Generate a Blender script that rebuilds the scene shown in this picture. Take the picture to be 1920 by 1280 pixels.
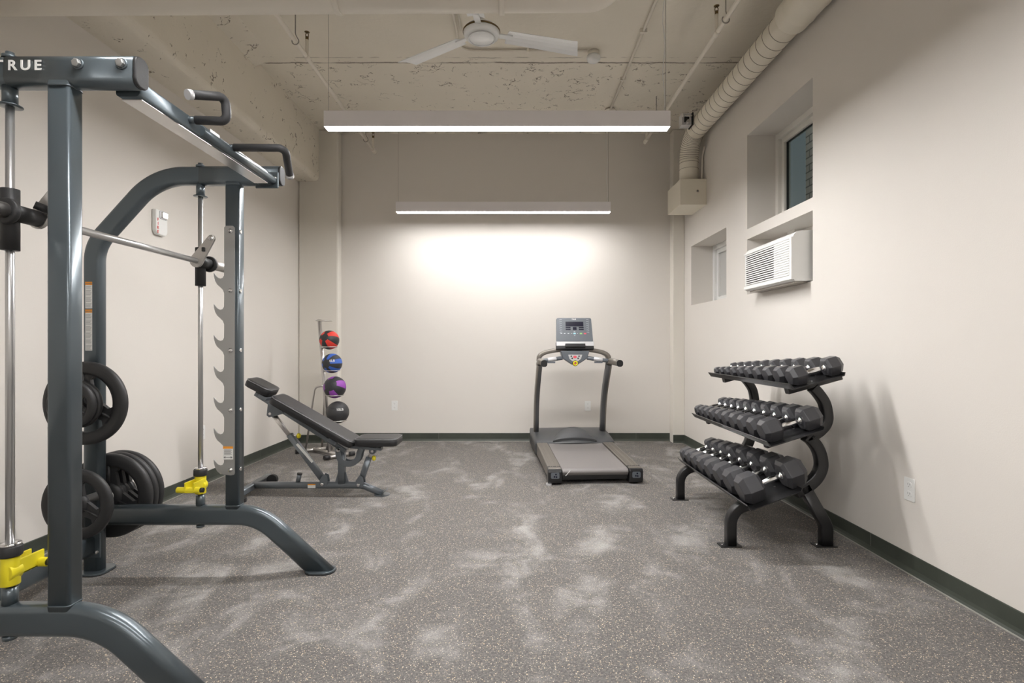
import bpy, bmesh, math, random
from mathutils import Vector, Matrix
random.seed(7)
PI = math.pi
for o in list(bpy.data.objects): bpy.data.objects.remove(o)
S = bpy.context.scene
C = S.collection
# ---------------------------------------------------------------- camera, world, exposure
F = 1000.0; HC = 1.2
cam_d = bpy.data.cameras.new('camera'); cam = bpy.data.objects.new('camera', cam_d); C.objects.link(cam)
cam.location = (0, 0, HC); cam.rotation_euler = (PI/2, 0, 0)
cam_d.sensor_width = 36; cam_d.lens = 36*F/1920; cam_d.shift_y = 5/1920; cam_d.clip_start = .05
S.camera = cam
S.view_settings.view_transform = 'Standard'; S.view_settings.look = 'None'
S.view_settings.exposure = 2.5; S.view_settings.gamma = 1; S.view_settings.use_curve_mapping = False
W = bpy.data.worlds.new('world'); S.world = W; W.use_nodes = True
bg = W.node_tree.nodes['Background']; bg.inputs[0].default_value = (.30, .36, .38, 1); bg.inputs[1].default_value = .05
LAMP = 22.0        # emission of the lamp diffusers

def P(px, py, D): return Vector(((px-960)*D/F, D, HC-(py-645)*D/F))

# ---------------------------------------------------------------- materials
def nodes(name):
    m = bpy.data.materials.new(name); m.use_nodes = True
    nt = m.node_tree; b = nt.nodes['Principled BSDF']
    return m, nt, b
def mat(name, col, rough=.5, metal=0, bump=0, bscale=60, spec=.5, var=0, vscale=8, coat=0):
    m, nt, b = nodes(name)
    b.inputs['Base Color'].default_value = (*col, 1); b.inputs['Roughness'].default_value = rough
    b.inputs['Metallic'].default_value = metal; b.inputs['Specular IOR Level'].default_value = spec
    if coat: b.inputs['Coat Weight'].default_value = coat; b.inputs['Coat Roughness'].default_value = .15
    tc = nt.nodes.new('ShaderNodeTexCoord')
    if bump:
        n = nt.nodes.new('ShaderNodeTexNoise'); n.inputs['Scale'].default_value = bscale; n.inputs['Detail'].default_value = 4
        bp = nt.nodes.new('ShaderNodeBump'); bp.inputs['Strength'].default_value = bump; bp.inputs['Distance'].default_value = .004
        nt.links.new(tc.outputs['Object'], n.inputs['Vector']); nt.links.new(n.outputs['Fac'], bp.inputs['Height'])
        nt.links.new(bp.outputs['Normal'], b.inputs['Normal'])
    if var:
        n = nt.nodes.new('ShaderNodeTexNoise'); n.inputs['Scale'].default_value = vscale; n.inputs['Detail'].default_value = 3
        r = nt.nodes.new('ShaderNodeValToRGB')
        r.color_ramp.elements[0].position = .35; r.color_ramp.elements[1].position = .65
        r.color_ramp.elements[0].color = (*[c*(1-var) for c in col], 1); r.color_ramp.elements[1].color = (*[min(1, c*(1+var)) for c in col], 1)
        nt.links.new(tc.outputs['Object'], n.inputs['Vector']); nt.links.new(n.outputs['Fac'], r.inputs[0]); nt.links.new(r.outputs[0], b.inputs['Base Color'])
    return m
def emis(name, col, s):
    m, nt, b = nodes(name)
    b.inputs['Base Color'].default_value = (*col, 1); b.inputs['Emission Color'].default_value = (*col, 1); b.inputs['Emission Strength'].default_value = s
    return m

def math_node(nt, op, a, b=None, clamp=False):
    n = nt.nodes.new('ShaderNodeMath'); n.operation = op; n.use_clamp = clamp
    for i, v in enumerate((a, b)):
        if v is None: continue
        if isinstance(v, (int, float)): n.inputs[i].default_value = v
        else: nt.links.new(v, n.inputs[i])
    return n.outputs[0]
def noise(nt, vec, scale, detail=3, rough=.5, dist=0):
    n = nt.nodes.new('ShaderNodeTexNoise'); n.inputs['Scale'].default_value = scale; n.inputs['Detail'].default_value = detail
    n.inputs['Roughness'].default_value = rough; n.inputs['Distortion'].default_value = dist
    nt.links.new(vec, n.inputs['Vector']); return n
def mapr(nt, v, a, b, c=0, d=1):
    n = nt.nodes.new('ShaderNodeMapRange'); n.interpolation_type = 'SMOOTHSTEP'
    nt.links.new(v, n.inputs[0])
    for i, q in enumerate((a, b, c, d)): n.inputs[i+1].default_value = q
    return n.outputs[0]
def mix(nt, f, a, b):
    n = nt.nodes.new('ShaderNodeMix'); n.data_type = 'RGBA'
    if isinstance(f, (int, float)): n.inputs[0].default_value = f
    else: nt.links.new(f, n.inputs[0])
    for i, v in ((6, a), (7, b)):
        if isinstance(v, tuple): n.inputs[i].default_value = (*v, 1)
        else: nt.links.new(v, n.inputs[i])
    return n.outputs[2]

def make_floor_mat():
    m, nt, b = nodes('speckled_rubber')
    geo = nt.nodes.new('ShaderNodeTexCoord').outputs['Object']
    base = mix(nt, mapr(nt, noise(nt, geo, 90, 3).outputs['Fac'], .35, .65), (.066, .062, .060), (.128, .119, .112))
    # crumbs of beige rubber
    v = nt.nodes.new('ShaderNodeTexVoronoi'); v.inputs['Scale'].default_value = 150; nt.links.new(geo, v.inputs['Vector'])
    sep = nt.nodes.new('ShaderNodeSeparateColor'); nt.links.new(v.outputs['Color'], sep.inputs[0])
    pick = math_node(nt, 'LESS_THAN', sep.outputs[0], .25)
    n2 = noise(nt, geo, 260, 2).outputs['Fac']
    dd = math_node(nt, 'ADD', v.outputs['Distance'], math_node(nt, 'MULTIPLY', n2, .5))
    spot = math_node(nt, 'MULTIPLY', pick, math_node(nt, 'LESS_THAN', dd, .58))
    v2 = nt.nodes.new('ShaderNodeTexVoronoi'); v2.inputs['Scale'].default_value = 260; nt.links.new(geo, v2.inputs['Vector'])
    sep2 = nt.nodes.new('ShaderNodeSeparateColor'); nt.links.new(v2.outputs['Color'], sep2.inputs[0])
    spot2 = math_node(nt, 'MULTIPLY', math_node(nt, 'LESS_THAN', sep2.outputs[1], .16), math_node(nt, 'LESS_THAN', v2.outputs['Distance'], .4))
    base = mix(nt, spot2, base, (.36, .31, .25))
    spk = mix(nt, sep.outputs[1], (.62, .47, .28), (.66, .60, .50))
    base = mix(nt, spot, base, spk)
    # chalky wiped dust
    mp = nt.nodes.new('ShaderNodeMapping'); nt.links.new(geo, mp.inputs[0]); mp.inputs['Rotation'].default_value = (0, 0, .5); mp.inputs['Scale'].default_value = (1.5, .8, 1)
    d1 = mapr(nt, noise(nt, mp.outputs[0], 1.5, 4, .55, .9).outputs['Fac'], .44, .66)
    d2 = mapr(nt, noise(nt, geo, 4.5, 5, .6, .6).outputs['Fac'], .35, .7)
    fine = mapr(nt, noise(nt, geo, 180, 2).outputs['Fac'], .3, .7, .45, 1)
    dust = math_node(nt, 'MULTIPLY', math_node(nt, 'MULTIPLY', d1, d2), fine)
    dust = math_node(nt, 'ADD', math_node(nt, 'MULTIPLY', dust, .85), math_node(nt, 'MULTIPLY', fine, .12))
    col = mix(nt, dust, base, (.41, .395, .38))
    nt.links.new(col, b.inputs['Base Color']); b.inputs['Roughness'].default_value = .72; b.inputs['Specular IOR Level'].default_value = .35
    bp = nt.nodes.new('ShaderNodeBump'); bp.inputs['Strength'].default_value = .35; bp.inputs['Distance'].default_value = .003
    nt.links.new(noise(nt, geo, 220, 3).outputs['Fac'], bp.inputs['Height']); nt.links.new(bp.outputs[0], b.inputs['Normal'])
    return m

def make_concrete(name, col, seam=False, far_only=False, amount=.5):
    """painted concrete with chipped flakes and hairline cracks"""
    m, nt, b = nodes(name)
    geo = nt.nodes.new('ShaderNodeTexCoord').outputs['Object']
    xyz = nt.nodes.new('ShaderNodeSeparateXYZ'); nt.links.new(geo, xyz.inputs[0])
    base = mix(nt, mapr(nt, noise(nt, geo, 1.3, 4).outputs['Fac'], .3, .7), tuple(c*.95 for c in col), col)
    wp = nt.nodes.new('ShaderNodeVectorMath'); wp.operation = 'ADD'
    nz = noise(nt, geo, 5, 4, .6); sc = nt.nodes.new('ShaderNodeVectorMath'); sc.operation = 'SCALE'; sc.inputs['Scale'].default_value = .35
    nt.links.new(nz.outputs['Color'], sc.inputs[0]); nt.links.new(geo, wp.inputs[0]); nt.links.new(sc.outputs[0], wp.inputs[1])
    mp = nt.nodes.new('ShaderNodeMapping'); nt.links.new(wp.outputs[0], mp.inputs[0]); mp.inputs['Scale'].default_value = (1, 1.6, 1) if seam else (1, 1.4, .8)
    v = nt.nodes.new('ShaderNodeTexVoronoi'); v.feature = 'DISTANCE_TO_EDGE'; v.inputs['Scale'].default_value = 6; nt.links.new(mp.outputs[0], v.inputs['Vector'])
    gate = mapr(nt, noise(nt, geo, 7, 3, .6).outputs['Fac'], .64-.16*amount, .69-.16*amount)
    crack = math_node(nt, 'MULTIPLY', mapr(nt, v.outputs['Distance'], .012, .03, 1, 0), gate)
    pit = mapr(nt, noise(nt, mp.outputs[0], 16, 3, .5, 1.2).outputs['Fac'], .735-.04*amount, .76-.04*amount)
    marks = math_node(nt, 'MAXIMUM', crack, pit)
    if seam:
        zone = mapr(nt, math_node(nt, 'ADD', xyz.outputs[1], math_node(nt, 'MULTIPLY', noise(nt, geo, 1.2, 2).outputs['Fac'], .6)), 5.20, 5.28)
        zone = math_node(nt, 'ADD', math_node(nt, 'MULTIPLY', zone, .95), .04)
        marks = math_node(nt, 'MULTIPLY', marks, zone)
        wob = math_node(nt, 'MULTIPLY', math_node(nt, 'SUBTRACT', noise(nt, geo, 4, 5, .7).outputs['Fac'], .5), .05)
        ln = math_node(nt, 'ABSOLUTE', math_node(nt, 'SUBTRACT', math_node(nt, 'ADD', xyz.outputs[1], wob), 4.93))
        g2 = mapr(nt, noise(nt, geo, 3.2, 3, .6).outputs['Fac'], .40, .5, .35, 1)
        s1 = math_node(nt, 'MULTIPLY', mapr(nt, ln, .004, .014, 1, 0), g2)
        ln2 = math_node(nt, 'ABSOLUTE', math_node(nt, 'SUBTRACT', math_node(nt, 'SUBTRACT', xyz.outputs[1], wob), 4.84))
        s2 = math_node(nt, 'MULTIPLY', mapr(nt, ln2, .002, .012, .5, 0), mapr(nt, noise(nt, geo, 5, 3).outputs['Fac'], .45, .55))
        marks = math_node(nt, 'MAXIMUM', marks, math_node(nt, 'MAXIMUM', s1, s2))
    c = mix(nt, math_node(nt, 'MULTIPLY', marks, .8), base, (.13, .10, .07))
    nt.links.new(c, b.inputs['Base Color']); b.inputs['Roughness'].default_value = .75; b.inputs['Specular IOR Level'].default_value = .25
    bp = nt.nodes.new('ShaderNodeBump'); bp.inputs['Strength'].default_value = .5; bp.inputs['Distance'].default_value = .006
    h = math_node(nt, 'SUBTRACT', noise(nt, geo, 22, 5, .6).outputs['Fac'], math_node(nt, 'MULTIPLY', marks, 1.5))
    nt.links.new(h, bp.inputs['Height']); nt.links.new(bp.outputs[0], b.inputs['Normal'])
    return m

def make_brick():
    m, nt, b = nodes('outdoor_brick')
    tc = nt.nodes.new('ShaderNodeTexCoord').outputs['Object']
    mp = nt.nodes.new('ShaderNodeMapping'); nt.links.new(tc, mp.inputs[0]); mp.inputs['Rotation'].default_value = (PI/2, 0, PI/2)
    s = nt.nodes.new('ShaderNodeSeparateXYZ'); nt.links.new(tc, s.inputs[0]); cb = nt.nodes.new('ShaderNodeCombineXYZ')
    nt.links.new(s.outputs[1], cb.inputs[0]); nt.links.new(s.outputs[2], cb.inputs[1])
    br = nt.nodes.new('ShaderNodeTexBrick'); nt.links.new(cb.outputs[0], br.inputs['Vector'])
    br.inputs['Color1'].default_value = (.55, .49, .43, 1); br.inputs['Color2'].default_value = (.48, .43, .37, 1); br.inputs['Mortar'].default_value = (.12, .11, .10, 1)
    br.inputs['Scale'].default_value = 1; br.inputs['Brick Width'].default_value = .22; br.inputs['Row Height'].default_value = .085; br.inputs['Mortar Size'].default_value = .008
    nt.links.new(br.outputs[0], b.inputs['Base Color']); b.inputs['Roughness'].default_value = .9
    return m

def make_ball(name, c1, c2, seams=8):
    """segmented two tone rubber ball: meridian panels around the local X axis"""
    m, nt, b = nodes(name)
    tc = nt.nodes.new('ShaderNodeTexCoord').outputs['Object']; s = nt.nodes.new('ShaderNodeSeparateXYZ'); nt.links.new(tc, s.inputs[0])
    a = math_node(nt, 'ARCTAN2', s.outputs[2], s.outputs[1])
    k = math_node(nt, 'MULTIPLY', math_node(nt, 'ADD', a, PI), seams/(2*PI))
    fr = math_node(nt, 'FRACT', k)
    par = math_node(nt, 'GREATER_THAN', math_node(nt, 'FRACT', math_node(nt, 'MULTIPLY', k, .5)), .5)
    pole = math_node(nt, 'GREATER_THAN', math_node(nt, 'ABSOLUTE', s.outputs[0]), .094)
    dark = math_node(nt, 'MAXIMUM', par, pole)
    edge = math_node(nt, 'MINIMUM', fr, math_node(nt, 'SUBTRACT', 1, fr))
    groove = mapr(nt, edge, .015, .05, 1, 0)
    c = mix(nt, dark, c1, c2)
    c = mix(nt, math_node(nt, 'MULTIPLY', groove, .6), c, (.012, .012, .013))
    nt.links.new(c, b.inputs['Base Color']); b.inputs['Roughness'].default_value = .5
    bp = nt.nodes.new('ShaderNodeBump'); bp.inputs['Strength'].default_value = .6; bp.inputs['Distance'].default_value = .003
    h = math_node(nt, 'SUBTRACT', math_node(nt, 'MULTIPLY', noise(nt, tc, 260, 2).outputs['Fac'], .3), groove)
    nt.links.new(h, bp.inputs['Height']); nt.links.new(bp.outputs[0], b.inputs['Normal'])
    return m

M = dict(
    wall=mat('wall_paint', (.72, .683, .635), .62, bump=.12, bscale=180, spec=.3),
    trim=mat('column_paint', (.72, .685, .62), .6, bump=.1, bscale=150, spec=.3),
    ceiling=make_concrete('ceiling_paint', (.80, .75, .65), seam=True, amount=.62),
    beam=make_concrete('beam_paint', (.79, .74, .64), amount=.40),
    floor=make_floor_mat(),
    base=mat('baseboard_rubber', (.052, .060, .048), .38, bump=.1, bscale=30, var=.12, vscale=6),
    toe=mat('caulk_line', (.30, .29, .26), .6),
    steel=mat('slate_paint', (.098, .120, .134), .30, .45, bump=.02, bscale=300, coat=.3),
    steel2=mat('graphite_paint', (.17, .19, .21), .32, .5, coat=.2),
    chrome=mat('chrome', (.80, .80, .81), .16, 1), rod=mat('guide_rod_steel', (.60, .60, .60), .30, .85),
    tm_hood=mat('hood_plastic', (.055, .057, .06), .42, bump=.1, bscale=200),
    brushed=mat('brushed_steel', (.62, .60, .58), .34, 1),
    plate=mat('zinc_plate', (.44, .44, .43), .42, .75, bump=.02, bscale=80),
    rubber=mat('black_rubber', (.022, .022, .023), .48, bump=.08, bscale=200),
    hexrub=mat('hex_head_rubber', (.052, .052, .057), .34, bump=.12, bscale=120),
    grip=mat('foam_grip', (.035, .035, .037), .55, bump=.1, bscale=250),
    black=mat('satin_black', (.016, .016, .017), .32, .2, bump=.03, bscale=90, coat=.2),
    vinyl=mat('black_vinyl', (.024, .024, .026), .38, bump=.15, bscale=260),
    piping=mat('grey_piping', (.16, .16, .16), .5),
    yellow=mat('yellow_paint', (.80, .68, .02), .38, bump=.05, bscale=120),
    orange=mat('label_orange', (.85, .33, .03), .5),
    label=mat('label_white', (.78, .78, .76), .5),
    ink=mat('label_ink', (.18, .18, .18), .6),
    white=mat('white_plastic', (.80, .80, .78), .35),
    offwhite=mat('painted_white_frame', (.74, .72, .67), .45),
    lampbody=mat('lamp_housing', (.82, .79, .80), .4),
    fan=mat('fan_enamel', (.88, .89, .89), .3),
    pipe=mat('pipe_paint', (.79, .74, .65), .5, bump=.1, bscale=40),
    duct=mat('duct_paint', (.78, .73, .62), .45, bump=.06, bscale=60),
    groove=mat('duct_seam', (.22, .19, .15), .6),
    cable=mat('steel_cable', (.35, .33, .30), .4, .8),
    brass=mat('aged_brass', (.16, .11, .05), .4, .9),
    red=mat('red_print', (.62, .05, .04), .5),
    bronze=mat('taupe_metal', (.23, .21, .185), .38, .6),
    tm_grey=mat('console_grey', (.13, .145, .165), .35, .1),
    tm_post=mat('post_plastic', (.085, .085, .088), .38, .2),
    belt=mat('belt_rubber', (.20, .185, .18), .42, bump=.08, bscale=400),
    silver=mat('silver_plastic', (.62, .62, .63), .35, .3),
    screen=mat('dark_screen', (.015, .015, .03), .12),
    btn_g=mat('green_button', (.30, .62, .20), .4), btn_r=mat('red_button', (.72, .10, .13), .4), btn_b=mat('blue_button', (.35, .65, .72), .4),
    print=mat('pale_print', (.60, .63, .65), .5),
    brick=make_brick(),
    frost=mat('frosted_pane', (.55, .55, .53), .25),
    dark_cavity=mat('dark_grille', (.03, .03, .028), .6),
    ballred=make_ball('red_black_ball', (.72, .045, .03), (.03, .03, .032)),
    ballblue=make_ball('blue_black_ball', (.045, .13, .52), (.03, .03, .034), 12),
    ballpurple=make_ball('purple_black_ball', (.30, .07, .42), (.03, .03, .034), 8),
    ballblack=make_ball('black_ball', (.036, .036, .038), (.036, .036, .038), 8),
    diffuser_dim=emis('dimmed_diffuser', (1, .985, .98), LAMP*.43),
    diffuser_soft=emis('rear_diffuser', (1, .985, .98), LAMP*.62),
    diffuser=emis('lamp_diffuser', (1, .985, .98), LAMP*1.25),
)
def make_glass():
    m, nt, b = nodes('tinted_glass')
    b.inputs['Base Color'].default_value = (.80, .90, .89, 1); b.inputs['Transmission Weight'].default_value = 1; b.inputs['Roughness'].default_value = .02; b.inputs['IOR'].default_value = 1.35
    return m
M['glass'] = make_glass()

# ---------------------------------------------------------------- mesh helpers
def link(o): C.objects.link(o); return o
def root_off(p):
    v = Vector((0, 0, 0))
    while p: v += p.location; p = p.parent
    return v
class MB:
    def __init__(s): s.b = bmesh.new(); s.mi = 0; s.mats = []
    def use(s, m):
        if m not in s.mats: s.mats.append(m)
        s.mi = s.mats.index(m); return s
    def _f(s, vs, smooth=False):
        try: f = s.b.faces.new(vs)
        except ValueError: return
        f.material_index = s.mi; f.smooth = smooth; return f
    def box(s, a, b, mtx=None):
        x0, y0, z0 = a; x1, y1, z1 = b
        co = [(x0,y0,z0),(x1,y0,z0),(x1,y1,z0),(x0,y1,z0),(x0,y0,z1),(x1,y0,z1),(x1,y1,z1),(x0,y1,z1)]
        vs = [s.b.verts.new(mtx @ Vector(c) if mtx else c) for c in co]
        for q in ((0,3,2,1),(4,5,6,7),(0,1,5,4),(1,2,6,5),(2,3,7,6),(3,0,4,7)): s._f([vs[i] for i in q])
        return s
    def cbox(s, c, d, mtx=None):
        return s.box([c[i]-d[i]/2 for i in range(3)], [c[i]+d[i]/2 for i in range(3)], mtx)
    def rings(s, rings, closed=False, smooth=True, cap=True):
        vr = [[s.b.verts.new(p) for p in r] for r in rings]; n = len(rings[0])
        last = len(vr) if closed else len(vr)-1
        for i in range(last):
            A = vr[i]; B = vr[(i+1) % len(vr)]
            for k in range(n): s._f((A[k], A[(k+1) % n], B[(k+1) % n], B[k]), smooth)
        if cap and not closed:
            s._f(list(reversed(vr[0]))); s._f(vr[-1])
        return s
    def tube(s, pts, r, n=16, closed=False, cap=True):
        pts = [Vector(p) for p in pts]; N = len(pts); rr = r if isinstance(r, (list, tuple)) else [r]*N
        tang = []
        for i in range(N):
            a = pts[(i-1) % N] if (closed or i > 0) else pts[i]; b = pts[(i+1) % N] if (closed or i < N-1) else pts[i]
            tang.append((b-a).normalized())
        u = tang[0].orthogonal().normalized(); out = []
        for i in range(N):
            t = tang[i]; u = (u - t*u.dot(t)); u = u.normalized() if u.length > 1e-6 else t.orthogonal().normalized(); w = t.cross(u)
            out.append([pts[i] + (u*math.cos(2*PI*k/n) + w*math.sin(2*PI*k/n))*rr[i] for k in range(n)])
        return s.rings(out, closed, True, cap)
    def sweep(s, pts, bn, w, d, rad=.012, seg=4, cap=True, flat=False):
        """rounded rectangular bar along a planar path; bn = plane normal, w in plane, d along bn"""
        pts = [Vector(p) for p in pts]; bn = Vector(bn).normalized(); N = len(pts); out = []
        rad = min(rad, w/2-.0005, d/2-.0005); prof = []
        for (cx, cy, a0) in ((w/2-rad, d/2-rad, 0), (-w/2+rad, d/2-rad, PI/2), (-w/2+rad, -d/2+rad, PI), (w/2-rad, -d/2+rad, 1.5*PI)):
            for k in range(seg+1):
                a = a0+PI/2*k/seg; prof.append((cx+rad*math.cos(a), cy+rad*math.sin(a)))
        for i in range(N):
            if i == 0: t = (pts[1]-pts[0]).normalized(); sc = 1
            elif i == N-1: t = (pts[-1]-pts[-2]).normalized(); sc = 1
            else:
                t1 = (pts[i]-pts[i-1]).normalized(); t2 = (pts[i+1]-pts[i]).normalized(); t = (t1+t2).normalized(); sc = 1/max(.5, t.dot(t1))
            nrm = bn.cross(t).normalized()
            out.append([pts[i]+nrm*(p[0]*sc)+bn*p[1] for p in prof])
        if flat: out[-1] = [v+t*((pts[-1].z-v.z)/t.z) for v in out[-1]]
        return s.rings(out, False, True, cap)
    def cyl(s, a, b, r, n=20, r2=None):
        return s.tube([a, b], [r, r if r2 is None else r2], n)
    def lathe(s, prof, c, axis=(0,0,1), n=32, smooth=True, closed=False):
        """prof = (radius, height) pairs along axis"""
        ax = Vector(axis).normalized(); u = ax.orthogonal().normalized(); w = ax.cross(u); c = Vector(c)
        rr = [[c+ax*h+(u*math.cos(2*PI*k/n)+w*math.sin(2*PI*k/n))*max(r, 1e-4) for k in range(n)] for r, h in prof]
        return s.rings(rr, closed, smooth, not closed)
    def prism(s, poly, origin, ux, uy, depth, smooth=False):
        """polygon in plane (ux,uy) extruded by depth along ux x uy"""
        o = Vector(origin); ux = Vector(ux); uy = Vector(uy); nn = ux.cross(uy).normalized()*depth
        A = [s.b.verts.new(o+ux*x+uy*y) for x, y in poly]; B = [s.b.verts.new(o+ux*x+uy*y+nn) for x, y in poly]; n = len(poly)
        s._f(list(reversed(A))); s._f(B)
        for i in range(n): s._f((A[i], A[(i+1) % n], B[(i+1) % n], B[i]), smooth)
        return s
    def build(s, name, m=None, parent=None, bevel=0, bseg=2, autosmooth=False):
        bmesh.ops.recalc_face_normals(s.b, faces=s.b.faces)
        me = bpy.data.meshes.new(name); off = root_off(parent)
        if off.length: bmesh.ops.translate(s.b, verts=s.b.verts, vec=-off)
        s.b.to_mesh(me); s.b.free()
        for q in (s.mats or [m]): me.materials.append(M[q] if isinstance(q, str) else q)
        o = bpy.data.objects.new(name, me); link(o)
        if parent: o.parent = parent
        if bevel:
            md = o.modifiers.new('bevel', 'BEVEL'); md.width = bevel; md.segments = bseg; md.limit_method = 'ANGLE'; md.angle_limit = .6; md.harden_normals = False
        return o
def fillet(pts, r, n=10):
    pts = [Vector(p) for p in pts]; out = [pts[0]]
    for i in range(1, len(pts)-1):
        rad = r[i-1] if isinstance(r, (list, tuple)) else r
        a = (pts[i-1]-pts[i]).normalized(); b = (pts[i+1]-pts[i]).normalized(); ang = a.angle(b)
        d = min(rad/math.tan(ang/2), (pts[i-1]-pts[i]).length*.49 if i > 1 else (pts[i-1]-pts[i]).length*.95, (pts[i+1]-pts[i]).length*.49 if i < len(pts)-2 else (pts[i+1]-pts[i]).length*.95)
        rad = d*math.tan(ang/2); c = pts[i]+(a+b).normalized()*(rad/math.sin(ang/2)); p0 = pts[i]+a*d; p1 = pts[i]+b*d
        v0 = p0-c; v1 = p1-c; th = v0.angle(v1)
        for k in range(n+1):
            t = k/n; out.append(c+(v0*math.sin((1-t)*th)+v1*math.sin(t*th))/math.sin(th))
    out.append(pts[-1]); return out
def rrect(w, h, r, n=5):
    out = []
    for (cx, cy, a0) in ((w/2-r, h/2-r, 0), (-w/2+r, h/2-r, PI/2), (-w/2+r, -h/2+r, PI), (w/2-r, -h/2+r, 1.5*PI)):
        for k in range(n+1): a = a0+PI/2*k/n; out.append((cx+r*math.cos(a), cy+r*math.sin(a)))
    return out
def text(s, size, loc, rot, m, parent, name='lettering', ext=.0006, space=1.0, align='LEFT', off=0):
    cu = bpy.data.curves.new(name, 'FONT'); cu.body = s; cu.size = size; cu.extrude = ext; cu.space_character = space; cu.align_x = align; cu.offset = off
    t = bpy.data.objects.new('tmp', cu); link(t); bpy.context.view_layer.update()
    me = bpy.data.meshes.new_from_object(t.evaluated_get(bpy.context.evaluated_depsgraph_get()))
    bpy.data.objects.remove(t); bpy.data.curves.remove(cu)
    me.materials.clear(); me.materials.append(M[m]); o = bpy.data.objects.new(name, me); link(o)
    o.parent = parent; o.location = Vector(loc)-root_off(parent); o.rotation_euler = rot
    return o
def tag(o, label, cat, group=None):
    o['label'] = label; o['category'] = cat
    if group: o['group'] = group
    return o
def thing(name, loc, label, cat, group=None):
    o = bpy.data.objects.new(name, None); link(o); o.location = loc; o.empty_display_size = .1
    return tag(o, label, cat, group)
def struct(name, mb, m, **k): o = mb.build(name, m, **k); o['kind'] = 'structure'; return o

# ---------------------------------------------------------------- the room
CEIL = 3.80; XR = 2.09; YB = 6.60; YC = 6.46; YN = -4.2; XT = .285
def XL(y): return -2.59-.0282*(6.455-y)
struct('floor', MB().box((-3.2, YN-.2, -.12), (XR+XT, YB+.2, 0)), 'floor')
struct('ceiling', MB().box((-3.2, YN-.2, CEIL), (XR+XT, YB+.2, CEIL+.12)), 'ceiling')
struct('wall_back', MB().box((-3.2, YB, 0), (XR+XT, YB+.15, CEIL)), 'wall')
struct('wall_front', MB().box((-3.2, YN-.15, 0), (XR+XT, YN, CEIL)), 'wall')
struct('wall_left', MB().prism([(XL(YN), YN), (XL(YB), YB), (XL(YB)-.15, YB), (XL(YN)-.15, YN)], (0,0,0), (1,0,0), (0,1,0), CEIL), 'wall')
# right wall with three openings
W1 = (3.706, 4.74, 2.22, 3.053); W2 = (3.706, 4.74, 1.64, 2.13); W3 = (5.20, 6.22, 1.652, 2.339)
mb = MB()
for y0, y1, zz in ((YN, W1[0], []), (W1[0], W1[1], [W2, W1]), (W1[1], W3[0], []), (W3[0], W3[1], [W3]), (W3[1], YB, [])):
    z = 0
    for h in zz: mb.box((XR, y0, z), (XR+XT, y1, h[2])); z = h[3]
    mb.box((XR, y0, z), (XR+XT, y1, CEIL))
bmesh.ops.remove_doubles(mb.b, verts=mb.b.verts, dist=1e-5)
struct('wall_right', mb, 'wall')
struct('trim_1', MB().box((XR-.139, YC, 0), (XR, YB, CEIL)), 'trim', bevel=.006)      # back right column
struct('trim_2', MB().box((XL(YC), YC, 0), (-2.105, YB, CEIL)), 'trim', bevel=.02)    # back left column
# concrete beam along the left wall and its haunch
mb = MB(); xa = -2.34
pr = [(xa, CEIL), (xa, 3.23)]+[(xa-.06+.06*math.cos(a), 3.23-.06*math.sin(a)) for a in [i*PI/12 for i in range(1, 7)]]+[(-2.9, 3.17), (-2.9, CEIL)]
mb.prism(pr, (0, YC, 0), (1,0,0), (0,0,1), YC-YN)
struct('trim_3', mb, 'beam')
mb = MB().prism([(xa, CEIL), (xa, CEIL-.07), (-2.17, CEIL)], (0, 4.86, 0), (1,0,0), (0,0,1), 4.86-YN)
struct('trim_4', mb, 'beam')
# rubber cove baseboards
BBP = [(0, 0), (.016, 0), (.016, .004), (.009, .014), (.005, .03), (.004, .098), (.002, .102), (0, .102)]
def baseboard(name, a, b, n):
    a = Vector((*a, 0)); b = Vector((*b, 0)); d = (b-a); n = Vector((*n, 0)); up = Vector((0, 0, 1)); mb = MB()
    A = [mb.b.verts.new(a+n*x+up*z) for x, z in BBP]; B = [mb.b.verts.new(b+n*x+up*z) for x, z in BBP]; k = len(BBP)
    mb.use('base')
    for i in range(k): mb._f((A[i], A[(i+1) % k], B[(i+1) % k], B[i]))
    mb._f(A); mb._f(list(reversed(B)))
    mb.use('toe'); dn = d.normalized()
    mb.tube([a+n*.019+up*.001, b+n*.019+up*.001], .0045, 8)
    L = d.length; q = 1.2
    while q < L: 
        c = a+dn*q; mb.box(-Vector((.0007, .0001, 0)), Vector((.0007, .0006, .1)), Matrix.Translation(c+n*.0048)@Matrix([[dn.x, n.x, 0, 0], [dn.y, n.y, 0, 0], [0, 0, 1, 0], [0, 0, 0, 1]])); q += 1.22
    return struct(name, mb, None)
baseboard('baseboard_right', (XR, YN), (XR, YC), (-1, 0))
baseboard('baseboard_left', (XL(YN), YN), (XL(YC), YC), (1, 0))
baseboard('baseboard_back', (-2.105, YB), (XR-.139, YB), (0, -1))
baseboard('baseboard_column_left', (XL(YC), YC), (-2.105, YC), (0, -1))
baseboard('baseboard_column_right', (XR-.139, YC), (XR, YC), (0, -1))

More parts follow.
